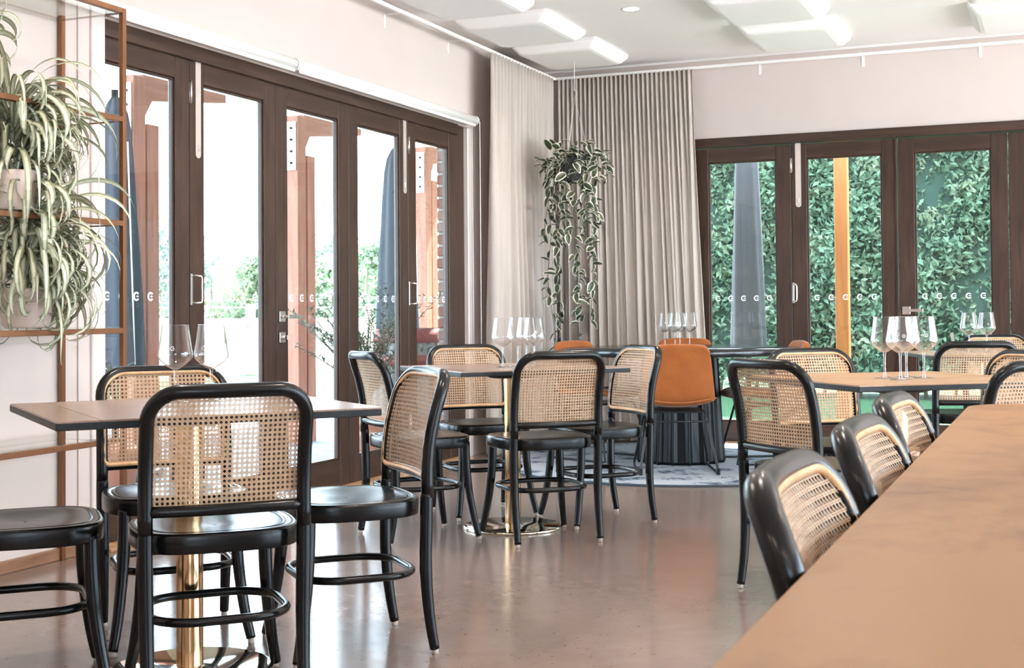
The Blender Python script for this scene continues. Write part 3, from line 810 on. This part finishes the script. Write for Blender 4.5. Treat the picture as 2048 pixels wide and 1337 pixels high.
# ---------------------------------------------------------------- spider plants on the shelf
M_sp_g = mat('spider_leaf_green', (.29, .315, .19), .45, var=(.22, .25, .14), vscale=25)
M_sp_c = mat('spider_leaf_cream', (.62, .62, .50), .5, var=(.54, .55, .42), vscale=25)
M_soil = mat('potting_soil', (.03, .022, .016), .95, vscale=60, bumps=.6)
M_pot = mat('blush_ceramic', (.70, .56, .49), .45)
def blade(rnd, base, az, L, lift, droop, w):
    """one arching strap leaf: green margins, cream centre"""
    d = Vector((math.cos(az), math.sin(az), 0)); n = 14; vs = []; pos = Vector(base); e = lift; st = L/n
    side = Vector((-d.y, d.x, 0)); tw = rnd.uniform(-1.6, 1.6); d2 = rnd.uniform(-1.2, 1.2)
    for i in range(n+1):
        t = i/n; ww = w*(.55+.9*t*(1-t)*1.6)*(1-t**5)
        s2 = (side*math.cos(tw*t)+Vector((0, 0, 1))*math.sin(tw*t))
        up = Vector((0, 0, -.18*ww))
        vs += [pos-s2*ww, pos-s2*ww*.5+up, pos+s2*ww*.5+up, pos+s2*ww]
        ang = e; dd = d*math.cos(d2*t)+side*math.sin(d2*t); pos = pos+(dd*math.cos(ang)+Vector((0, 0, math.sin(ang))))*st
        e -= droop*(.4+1.4*t)/n
    fs = []; mi = []
    b = MB()
    for i in range(n):
        p = 4*i; b.add(vs[p:p+8], [(0, 1, 5, 4), (2, 3, 7, 6)], 0, True); b.add(vs[p:p+8], [(1, 2, 6, 5)], 1, True)
    return b
def spider(loc, label, nb, seed, spread, fwd):
    rnd = random.Random(seed); r = empty('spider_plant', loc); tag(r, label, 'plant', 'spider plants')
    MB().lathe([(.075, 0), (.085, .01), (.105, .13), (.108, .145), (.100, .147), (.096, .13)], 28, close=False).build('pot', M_pot, r)
    MB().lathe([(.001, .128), (.097, .126)], 20).build('soil', M_soil, r)
    for k in range(nb):
        az = rnd.uniform(0, 2*PI) if k % 3 else rnd.gauss(fwd, .8)
        tier = rnd.random(); L = rnd.uniform(.16, .36)*spread
        b = blade(rnd, (.03*math.cos(az), .03*math.sin(az), (.13+.30*tier)), az, L, rnd.uniform(-.4, 1.5), rnd.uniform(2.2, 6.5), rnd.uniform(.0095, .0165))
        lo = Vector(loc)
        b.v = [((max(v[0], -lo.x+.02)), v[1], v[2]) for v in b.v]
        b.build('leaf_blade', [M_sp_g, M_sp_c], r)
spider((.245, -5.90, .958), 'large bushy spider plant with arching striped leaves on the bronze shelf', 230, 4, 1.45, 1.0)
spider((.245, -5.97, 1.389), 'upper spider plant on the bronze shelf at the left edge', 230, 9, 1.45, .9)
spider((.205, -6.16, 1.809), 'topmost spider plant at the left edge, a few pale leaves in view', 36, 21, .85, .5)

# ---------------------------------------------------------------- hanging variegated plant in the corner
M_hv_g = mat('hoya_leaf_green', (.06, .08, .036), .4, var=(.034, .05, .023), vscale=30)
M_hv_c = mat('hoya_leaf_margin', (.72, .70, .60), .45, var=(.62, .60, .50), vscale=30)
M_potd = mat('charcoal_hanging_pot', (.045, .05, .05), .6)
M_vine = mat('vine_stem', (.10, .10, .055), .6)
def leaf_mesh(L, Wd, fold, curl, name):
    n = 8; vs = []; b = MB()
    rows = []
    for i in range(n+1):
        t = i/n; w = Wd*math.sin(PI*min(1, t**.85))**.8*(1-.15*t); y = L*t; z = -curl*L*t*t
        inner = .68
        rows.append([(-w, y, z+fold*w), (-w*inner, y, z+fold*w*inner), (0, y, z), (w*inner, y, z+fold*w*inner), (w, y, z+fold*w)])
    for i in range(n):
        a, c = rows[i], rows[i+1]
        for k in range(4):
            b.add([a[k], a[k+1], c[k+1], c[k]], [(0, 1, 2, 3)], 1 if k in (0, 3) or i == n-1 else 0, True)
    return b.mesh(name, [M_hv_g, M_hv_c])
LEAVES = [leaf_mesh(.075, .023, .35, .3, 'leaf'), leaf_mesh(.062, .021, .6, .6, 'leaf'), leaf_mesh(.085, .026, .2, .15, 'leaf'), leaf_mesh(.055, .018, .8, .9, 'leaf')]
def hanging_plant():
    rnd = random.Random(12)
    r = empty('hanging_plant', (.555, -.757, 1.93)); tag(r, 'variegated trailing plant hanging in the curtain corner from a ceiling hook', 'plant')
    MB().lathe([(.001, 0), (.075, 0), (.085, .02), (.108, .17), (.112, .185), (.104, .188), (.098, .16)], 28).build('pot', M_potd, r)
    MB().lathe([(.001, .165), (.099, .165)], 20).build('soil', M_soil, r)
    for k in range(3):
        a = k*2*PI/3+.4
        MB().tube([(.108*math.cos(a), .108*math.sin(a), .18), (0, 0, .62)], .0016, 5).build('hanger_wire', M_white, r)
    hk = smooth_path([(0, 0, .62), (.018, 0, .645), (.012, 0, .67), (-.004, 0, .675), (0, 0, .70), (0, 0, .885)], 5)
    MB().tube(hk, .0025, 6).build('ceiling_hook', M_white, r)
    vines = [(-2.6, .18, 1.30), (-2.0, .14, 1.18), (-1.25, .15, 1.05), (-.6, .15, 1.27), (-.2, .17, 1.12), (.3, .14, .62), (-2.9, .2, .55), (-1.6, .18, .50), (1.4, .14, .45), (2.6, .15, .5), (-.95, .17, .42), (-2.3, .17, .36)]
    for (a, rad, L) in vines:
        P = [Vector((.05*math.cos(a), .05*math.sin(a), .17)), Vector((.10*math.cos(a), .10*math.sin(a), .225)), Vector((rad*math.cos(a), rad*math.sin(a), .12))]
        n = max(3, int(L/.12)); p = P[-1]
        for i in range(n):
            p = p+Vector((rnd.gauss(0, .010), rnd.gauss(0, .010), -L/n)); P.append(p)
        path = smooth_path(P, 4)
        v = MB().tube(path, .0022, 5); ob = v.build('vine', M_vine, r)
        acc = 0
        for i in range(2, len(path)):
            acc += (path[i]-path[i-1]).length
            if acc > .036:
                acc = 0
                for q in range(rnd.choice((1, 2))):
                    l = place('leaf', rnd.choice(LEAVES), r, path[i])
                    l.rotation_euler = (rnd.uniform(-1.3, .5), rnd.uniform(-.7, .7), rnd.uniform(0, 2*PI)); s = rnd.uniform(.85, 1.3); l.scale = (s, s, s)
    for k in range(130):
        a = rnd.uniform(0, 2*PI); rr = rnd.uniform(.06, .25); z = .20-.9*max(0, rr-.10)+rnd.uniform(-.10, .11)
        l = place('leaf', rnd.choice(LEAVES), r, (rr*math.cos(a), rr*math.sin(a), z))
        l.rotation_euler = (rnd.uniform(-.9, 1.0), rnd.uniform(-.8, .8), a-PI/2+rnd.uniform(-1, 1)); s = rnd.uniform(.9, 1.35); l.scale = (s, s, s)
hanging_plant()

# ================================================================ outside
M_paver = None
def paver_mat():
    m, nt, b = nodes_of('grey_brick_paving')
    v = coords(nt, (1, 1, 1)); br = nt.nodes.new('ShaderNodeTexBrick'); nt.links.new(v, br.inputs['Vector'])
    br.inputs['Color1'].default_value = (.26, .275, .305, 1); br.inputs['Color2'].default_value = (.20, .213, .24, 1); br.inputs['Mortar'].default_value = (.08, .085, .10, 1)
    br.inputs['Scale'].default_value = 1; br.inputs['Brick Width'].default_value = .21; br.inputs['Row Height'].default_value = .105; br.inputs['Mortar Size'].default_value = .006
    nt.links.new(br.outputs[0], b.inputs['Base Color']); b.inputs['Roughness'].default_value = .8
    bump(nt, b, br.outputs['Fac'], -.4, .004); return m
M_paver = paver_mat()
M_bounce = mat('pale_terrace', (.80, .775, .75), .9, var=(.75, .725, .70))  # added ground out of view, pale so sunlight bounces up to the ceiling
M_grass = mat('lawn_grass', (.04, .095, .045), .9, spec=.1, var=(.028, .07, .033), vscale=12, bumps=.3)
M_water = mat('lake_water', (.30, .36, .40), .08, var=(.26, .32, .36), vscale=2)
M_post = wood('oiled_hardwood_post', [(.27, .105, .066), (.33, .135, .088), (.39, .17, .115)], .5, 'z', 1)
M_posty = wood('oiled_hardwood_beam', [(.27, .105, .066), (.33, .135, .088), (.39, .17, .115)], .5, 'y', 1)
M_postb = wood('orange_oiled_post', [(.30, .10, .025), (.36, .125, .036), (.42, .155, .05)], .5, 'z', 1)
M_brick = mat('clay_brick', (.24, .095, .068), .85, var=(.17, .072, .054), vscale=9, bumps=.4)
M_brick2 = mat('pale_clay_brick', (.27, .165, .135), .85, var=(.21, .125, .10), vscale=9, bumps=.4)
M_mortar = mat('lime_mortar', (.36, .34, .32), .95, vscale=40, bumps=.3)
M_umb = mat('parasol_cover_grey', (.055, .055, .064), .75, var=(.045, .045, .053), vscale=4)
M_umbb = mat('parasol_cover_blue', (.034, .042, .06), .7, var=(.028, .035, .05), vscale=4)
M_stave = wood('weathered_oak_stave', [(.14, .14, .135), (.19, .19, .18), (.24, .24, .225)], .8, 'z', 1)
M_hoop = mat('red_painted_hoop', (.20, .042, .038), .6, var=(.16, .035, .03))
M_terra = mat('terracotta', (.52, .22, .14), .8)
M_oleaf = mat('olive_leaf', (.13, .165, .12), .55, var=(.09, .12, .085), vscale=20)
M_obark = mat('olive_bark', (.20, .17, .13), .9)
M_tim = wood('weathered_fence_timber', [(.30, .22, .16), (.38, .29, .22), (.46, .36, .28)], .8, 'z', 1)
M_shell = mat('exterior_wall', (.55, .42, .36), .9)
def ground(name, boxes, m, label, cat):
    o = S(name, boxes, m); o['label'] = label; return o
ground('ground_patio', [slab(-4.6, -.28, -16, 3.4, -.16, -.06)], M_paver, 'grey brick paving outside the left doors', 'paving')
ground('ground_lawn', [slab(-9.5, -4.6, -30, 30, -.20, -.08), slab(-4.6, -.28, 3.4, 30, -.2, -.09), slab(-.28, 60, .22, 40, -.22, -.10)], M_grass, 'green lawn around the building', 'lawn')
ground('ground_yard', [slab(RX+.2, 60, -60, .22, -.22, -.1), slab(-9.5, RX+.2, -60, RY-.2, -.22, -.1), slab(-9.5, -4.6, -60, -30, -.2, -.1)], M_bounce, 'pale terrace paving on the unseen sides of the building', 'lawn')
ground('lake_bed', [slab(-140, -9.5, -60, 140, -1.2, -.62)], M_water, 'pale lake beyond the fence', 'lake')
# unseen eave added over the hedge-side doors, depth set to limit the sun patch
S('roof_eave', [slab(-.3, RX+.3, .22, 1.30, 2.62, 2.70)], M_white)

S('roof_patio', [slab(-2.7, -.26, -8.5, 2.8, 3.06, 3.13)], M_white)  # roof added out of view to shade the paving and pergola posts
# pergola along the left side
def pergola():
    r = empty('pergola', (-2.0, -.45, -.06)); tag(r, 'red-brown timber pergola outside the left doors', 'pergola')
    for k, y in enumerate((-2.055, 0, 2.33)):
        MB().box((0, y, 1.34), (.125, .125, 2.68), .005).build('post', M_post, r)
        MB().box((.0, y+.150, 1.18), (.115, .125, 2.37), .005).build('post', M_post, r)
        pl = MB().box((0.005, y-.068, 2.43), (.085, .010, .40), .002).build('bracket_plate', M_steel, r)
        for z in (2.29, 2.385, 2.48, 2.575):
            MB().tube([(.005, y-.073, z), (.005, y-.088, z)], .011, 6).build('bolt', M_bmetal, pl)
        b = MB()
        ou = [(y+.06, 2.70), (y+1.02, 2.70), (y+1.02, 2.64), (y+.06, 2.52)]
        b.add([(-.045, p, q) for p, q in ou]+[(.045, p, q) for p, q in ou], [(0, 1, 2, 3), (7, 6, 5, 4), (0, 4, 5, 1), (1, 5, 6, 2), (2, 6, 7, 3), (3, 7, 4, 0)]); b.build('outrigger', M_posty, r)
        b = MB(); br = [(y+.06, 2.53), (y+.16, 2.53), (y+.06, 2.38)]
        b.add([(-.04, p, q) for p, q in br]+[(.04, p, q) for p, q in br], [(0, 1, 2), (5, 4, 3), (0, 3, 4, 1), (1, 4, 5, 2), (2, 5, 3, 0)]); b.build('knee_brace', M_post, r)
pergola()

# brick pier at the outer corner
def pier():
    r = empty('brick_pier', (-.205, -1.15, -.06)); tag(r, 'clay brick pier outside the left doors beside the barrel', 'pier')
    MB().box((0, 0, 1.33), (.205, .205, 2.66)).build('mortar_core', M_mortar, r)
    rnd = random.Random(3); me = [MB().box((0, 0, 0), (.228, .108, .072), .010).mesh('brick', m) for m in (M_brick, M_brick2)]
    for c in range(31):
        for s in (-1, 1):
            o = place('brick', me[0 if rnd.random() < .6 else 1], r)
            z = .04+c*.0855
            if c % 2: o.location = (s*.0595, rnd.uniform(-.003, .003), z); o.rotation_euler = (0, 0, PI/2)
            else: o.location = (rnd.uniform(-.003, .003), s*.0595, z)
pier()

def parasol(x, y, zb, h, rb, m, label, rz):
    r = empty('closed_parasol', (x, y, zb), rz); tag(r, label, 'parasol', 'closed parasols')
    N = 40; vs = []; fs = []; rnd = random.Random(int(x*10))
    prof = [(0, 1.0), (.03, 1.03), (.25, .93), (.5, .80), (.72, .68), (.86, .58), (.93, .46), (.97, .28), (1.0, .06)]
    for t, s in prof:
        for k in range(N):
            a = 2*PI*k/N; f = 1+.09*math.sin(5*a+1.2*t)+.05*math.sin(9*a+2.5*t)
            vs.append((rb*s*f*math.cos(a), rb*s*f*math.sin(a)*.85, .72+(h-.72)*t))
    for j in range(len(prof)-1):
        for k in range(N): fs.append((j*N+k, j*N+(k+1) % N, (j+1)*N+(k+1) % N, (j+1)*N+k))
    fs.append(tuple(range((len(prof)-1)*N, len(prof)*N)))
    c = MB().add(vs, fs, 0, True).build('cover', m, r)
    z = MB().tube([(rb*.95*.92*(1-t*.33), -rb*.42, .74+(h-.9)*t) for t in (0, .3, .6, .9)], .006, 6); z.build('zip_seam', M_white, c)
    MB().tube([(0, 0, .03), (0, 0, h+.03)], .024, 12).build('pole', M_bmetal, r)
    MB().box((0, 0, .025), (.5, .5, .05), .01).build('base_plate', M_bmetal, r)
parasol(1.20, 1.95, -.10, 2.95, .165, M_umb, 'closed grey parasol on the lawn side, seen through the hedge-side doors', 2.6)
parasol(-1.88, -2.83, -.06, 2.50, .17, M_umbb, 'closed blue-grey parasol outside, behind the bronze shelf', .4)
parasol(-1.62, .62, -.06, 2.55, .19, M_umbb, 'closed blue-grey parasol outside, behind the potted olive', 1.0)
MB_p = empty('orange_post', (1.995, 2.2, -.1)); tag(MB_p, 'orange oiled timber post on the lawn in front of the hedge', 'post')
MB().box((0, 0, 1.4), (.115, .115, 2.8), .005).build('post_shaft', M_postb, MB_p); MB().box((0, 0, .03), (.16, .16, .06), .006).build('post_shoe', M_bmetal, MB_p)

def barrel(x, y, label):
    r = empty('wine_barrel', (x, y, -.06)); tag(r, label, 'barrel')
    n = 24; H = .93; prof = [(0, .265), (.12, .29), (.3, .315), (.465, .322), (.63, .315), (.81, .29), (.93, .265)]
    b = MB(); da = 2*PI/n
    vs = []; 
    for z, R in prof:
        for a in (-da*.485, da*.485):
            vs += [(R*math.cos(a), R*math.sin(a), z), ((R-.025)*math.cos(a), (R-.025)*math.sin(a), z)]
    fs = []
    for j in range(len(prof)-1):
        p = 4*j; q = p+4
        fs += [(p, p+2, q+2, q), (p+1, q+1, q+3, p+3), (p, q, q+1, p+1), (p+2, p+3, q+3, q+2)]
    fs += [(0, 1, 3, 2)]; e = 4*(len(prof)-1); fs += [(e, e+2, e+3, e+1)]
    me = MB().add(vs, fs, 0, True).mesh('stave', M_stave)
    for k in range(n): place('stave', me, r, (0, 0, 0), k*da)
    MB().lathe([(.001, .895), (.245, .895)], 30).build('barrel_head', M_stave, r)
    for z0, z1, Ra, Rb in ((.83, .935, .289, .267), (.655, .735, .3145, .305), (.20, .28, .302, .3135), (0, .10, .267, .288)):
        MB().lathe([(Ra+.002, z0), (Ra+.006, z0), (Rb+.006, z1), (Rb+.002, z1)], 40).build('hoop', M_hoop, r)
barrel(-.86, -.62, 'old wine barrel with red painted hoops outside the left doors')

def olive(x, y, label, seed, h, nb, spread):
    rnd = random.Random(seed); r = empty('potted_olive', (x, y, -.06)); tag(r, label, 'plant', 'potted olives')
    MB().lathe([(.001, 0), (.13, 0), (.14, .01), (.19, .30), (.205, .31), (.205, .35), (.185, .352), (.175, .30)], 28).build('pot', M_terra, r)
    MB().lathe([(.001, .31), (.176, .31)], 20).build('soil', M_soil, r)
    L = .052; wl = .0075
    lm = MB().add([(0, 0, 0), (-wl, L*.4, .002), (0, L, 0), (wl, L*.4, .002), (0, L*.45, -.002)], [(0, 4, 1), (1, 4, 2), (2, 4, 3), (3, 4, 0)], 0, True)
    base = lm.v; bf = lm.f
    MB().tube(smooth_path([(0, 0, .30), (.012, 0, .5), (-.01, .01, .7)], 4), .014, 8).build('trunk', M_obark, r)
    for k in range(nb):
        a = rnd.uniform(0, 2*PI); z0 = rnd.uniform(.45, .72)
        P = [Vector((0, 0, z0))]; d = Vector((math.cos(a)*spread, math.sin(a)*spread, 1.0)).normalized(); n = 9
        Lb = rnd.uniform(.35, 1)*(h-z0); wob = Vector((0, 0, 0))
        for i in range(n): d = (d+Vector((rnd.gauss(0, .10), rnd.gauss(0, .10), -.05*rnd.random()))).normalized(); P.append(P[-1]+d*Lb/n)
        path = smooth_path(P, 3); br = MB().tube(path, [.006*(1-i/len(path))+.0012 for i in range(len(path))], 5).build('branch', M_obark, r)
        fo = MB()
        for i in range(4, len(path)):
            for s in range(2):
                q = Matrix.Rotation(rnd.uniform(0, 2*PI), 3, 'Z') @ Matrix.Rotation(rnd.uniform(-.3, 1.0), 3, 'X'); sc = rnd.uniform(.7, 1.25)
                fo.add([q @ Vector(v)*sc+path[i] for v in base], bf, 0, True)
        stuff(fo.build('olive_leaves', M_oleaf, br))
olive(-.56, -1.84, 'potted olive tree outside the glass doors, by the barrel', 5, 1.36, 44, .62)
olive(-.95, -4.05, 'low potted olive outside, behind the far chair of the nearest table', 8, .86, 12, .8)

# fence by the lake
def fence():
    r = empty('lake_fence', (-9.0, 9.2, -.08)); tag(r, 'timber post and wire fence beside the lake', 'fence')
    rows = [(-9.3+(-.02)*k, 9.7-4.2*(k-0)) for k in range(-2, 6)]
    for x, y in rows:
        MB().box((x+9, y-9.2, .62), (.14, .12, 1.24), .01).build('fence_post', M_tim, r)
    MB().box((rows[0][0]+9.22, rows[2][1]-9.2, .42), (.10, .10, .84), .01).build('stub_post', M_tim, r)
    for z in (.55, .85, 1.18):
        MB().tube([(rows[0][0]+9, rows[0][1]-9.2, z), (rows[-1][0]+9, rows[-1][1]-9.2, z)], .010, 5).build('wire', M_steel, r)
fence()
tag(MB().tube([(-9.85, -10, -.10), (-9.9, 32, -.10)], .11, 10).build('timber_edging', M_tim), 'long weathered log edging along the lake bank', 'edging')

# foliage built from leaf quads
def leaf_cloud(name, pts, size, m, parent, rnd, up=.3, aspect=.55):
    vs = []; fs = []
    for i, (x, y, z, s) in enumerate(pts):
        a = rnd.uniform(0, 2*PI); t = rnd.uniform(-1.1, 1.1)
        dx, dy, dz = math.cos(a)*math.cos(t), math.sin(a)*math.cos(t), math.sin(t)+up
        d = Vector((dx, dy, dz)).normalized(); sd = d.orthogonal().normalized(); sd = Matrix.Rotation(rnd.uniform(0, 2*PI), 3, d) @ sd
        L = size*s; w = L*aspect*.5; p = Vector((x, y, z)); k = len(vs)
        n = d.cross(sd)*w*.5
        vs += [p, p+d*L*.45+sd*w+n, p+d*L, p+d*L*.45-sd*w+n]; fs.append((k, k+1, k+2, k+3))
    me = bpy.data.meshes.new(name); me.from_pydata([tuple(v) for v in vs], [], fs); me.materials.append(m)
    o = bpy.data.objects.new(name, me); COL.objects.link(o); o.parent = parent; return stuff(o)
def leafy(name, c1, c2, c3, sc, trans=.25):
    m, nt, b = nodes_of(name); v = coords(nt, (1, 1, 1)); n = noise(nt, v, sc, 4, .7)
    r = ramp(nt, [(.32, c1), (.5, c2), (.68, c3)]); nt.links.new(n, r.inputs[0]); nt.links.new(r.outputs[0], b.inputs['Base Color'])
    b.inputs['Roughness'].default_value = .6; b.inputs['Specular IOR Level'].default_value = .3
    out = [x for x in nt.nodes if x.type == 'OUTPUT_MATERIAL'][0]
    t = nt.nodes.new('ShaderNodeBsdfTranslucent'); nt.links.new(r.outputs[0], t.inputs[0])
    mx = nt.nodes.new('ShaderNodeMixShader'); mx.inputs[0].default_value = trans
    nt.links.new(b.outputs[0], mx.inputs[1]); nt.links.new(t.outputs[0], mx.inputs[2]); nt.links.new(mx.outputs[0], out.inputs[0]); return m
M_hedge = leafy('hedge_leaf', (.07, .13, .08), (.125, .205, .13), (.24, .285, .185), 3.0)
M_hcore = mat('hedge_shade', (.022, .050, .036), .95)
def hedge():
    rnd = random.Random(31); r = empty('conifer_hedge', (3, 6.6, -.10)); tag(r, 'tall dense green hedge filling the view through the hedge-side doors', 'hedge')
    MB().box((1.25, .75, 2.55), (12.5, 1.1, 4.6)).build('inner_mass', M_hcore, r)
    pts = []
    for k in range(62000):
        x = rnd.uniform(-5.1, 5.5); z = .15+4.6*rnd.random()**.9
        dpt = .12*math.sin(x*2.1+z*1.3)+.10*math.sin(x*4.7-z*3.1)+.05*math.sin(x*9+z*8)
        pts.append((x, .05+dpt+rnd.uniform(-.10, .14), z, rnd.uniform(.6, 1.4)))
    leaf_cloud('hedge_foliage', pts, .095, M_hedge, r, rnd, .15, .5)
    for k in range(26):
        x = -4.8+k*.4+rnd.uniform(-.1, .1)
        MB().tube([(x, .3, 0), (x+rnd.uniform(-.1, .1), .25, .4), (x+rnd.uniform(-.2, .2), .1, .8)], .025, 6).build('hedge_stem', M_obark, r)
hedge()
M_tree = [leafy('tree_leaf_a', (.14, .20, .14), (.24, .31, .20), (.38, .44, .30), .8), leafy('tree_leaf_b', (.13, .19, .17), (.22, .29, .26), (.36, .42, .37), .8), leafy('tree_leaf_c', (.22, .25, .15), (.34, .37, .24), (.48, .50, .36), .8)]
def tree(x, y, h, w, kind, label, seed, dens=1800):
    rnd = random.Random(seed); r = empty('bank_tree', (x, y, -.7)); tag(r, label, 'tree', 'trees on the far bank')
    MB().tube(smooth_path([(0, 0, 0), (.2, .1, h*.25), (-.1, 0, h*.5), (.1, 0, h*.8)], 4), [max(.03, .22*(1-i/14)) for i in range(13)], 7).build('trunk', M_obark, r)
    cl = []
    for k in range(16):
        a = rnd.uniform(0, 2*PI); t = rnd.uniform(.18, 1); rr = w*.5*math.sin(PI*min(1, t*.8+.12))*rnd.uniform(.3, 1)
        cl.append((rr*math.cos(a), rr*math.sin(a), h*t*.93, rnd.uniform(.35, .7)*w*.35))
    pts = []
    for k in range(dens):
        cx, cy, cz, R = rnd.choice(cl); d = Vector((rnd.gauss(0, 1), rnd.gauss(0, 1), rnd.gauss(0, .8))).normalized()*R*rnd.random()**.4
        pts.append((cx+d.x, cy+d.y, max(.1, cz+d.z), rnd.uniform(.6, 1.4)))
    leaf_cloud('tree_foliage', pts, .42, M_tree[kind], r, rnd, .1, .7)
cam = Vector((3.825, -9.731))
def at_px(px, d):
    f = Vector((-.38753, .92159)); rt = Vector((.92159, .38753)); p = cam+f*d+rt*((px-1024)/2635*d); return p.x, p.y
TR = [(215, 88, 8.5, 7, 1, 'leafy tree on the far bank at the left end of the view'), (285, 92, 7.4, 7, 0, 'round green tree on the far bank behind the first pergola post'), (345, 85, 7.6, 6, 1, 'tall bluish tree on the far bank right of the first pergola post'), (425, 90, 6.0, 7, 2, 'olive-toned tree on the far bank above the fence'),
      (480, 96, 4.6, 7, 2, 'low pale bush-like tree on the far bank by the fence post'), (525, 86, 5.6, 5, 0, 'green tree on the far bank beside the meeting stile'), (648, 88, 6.4, 7, 1, 'bluish tree on the far bank right of the second pergola post'), (690, 84, 5.2, 6, 0, 'green tree on the far bank behind the narrow stile'),
      (735, 80, 6.0, 6, 0, 'bright green tree on the far bank left of the rear parasol'), (780, 90, 6.6, 6, 2, 'pale tree on the far bank by the rear parasol'), (868, 84, 4.6, 6, 2, 'pale tree on the far bank between the third post and the brick pier'), (600, 92, 6, 7, 2, 'tree on the far bank mostly behind the second pergola post'), (820, 92, 6.5, 6, 1, 'tree on the far bank mostly behind the third pergola post')]
for i, (px, d, h, w, k, lb) in enumerate(TR):
    x, y = at_px(px, d); tree(x, y, h, w, k, lb, 100+i)
o = MB()
for i in range(40):
    px = 150+i*20; x, y = at_px(px, 80+6*math.sin(i*1.7)); rr = 1.6+.6*math.sin(i*2.3)
    o.lathe([(rr*s, z) for s, z in ((1.1, 0), (1.15, .4), (.9, .95), (.45, 1.3), (.02, 1.4))], 9, (x, y, -.7))
struct(o.build('ground_bank', M_tree[2]))
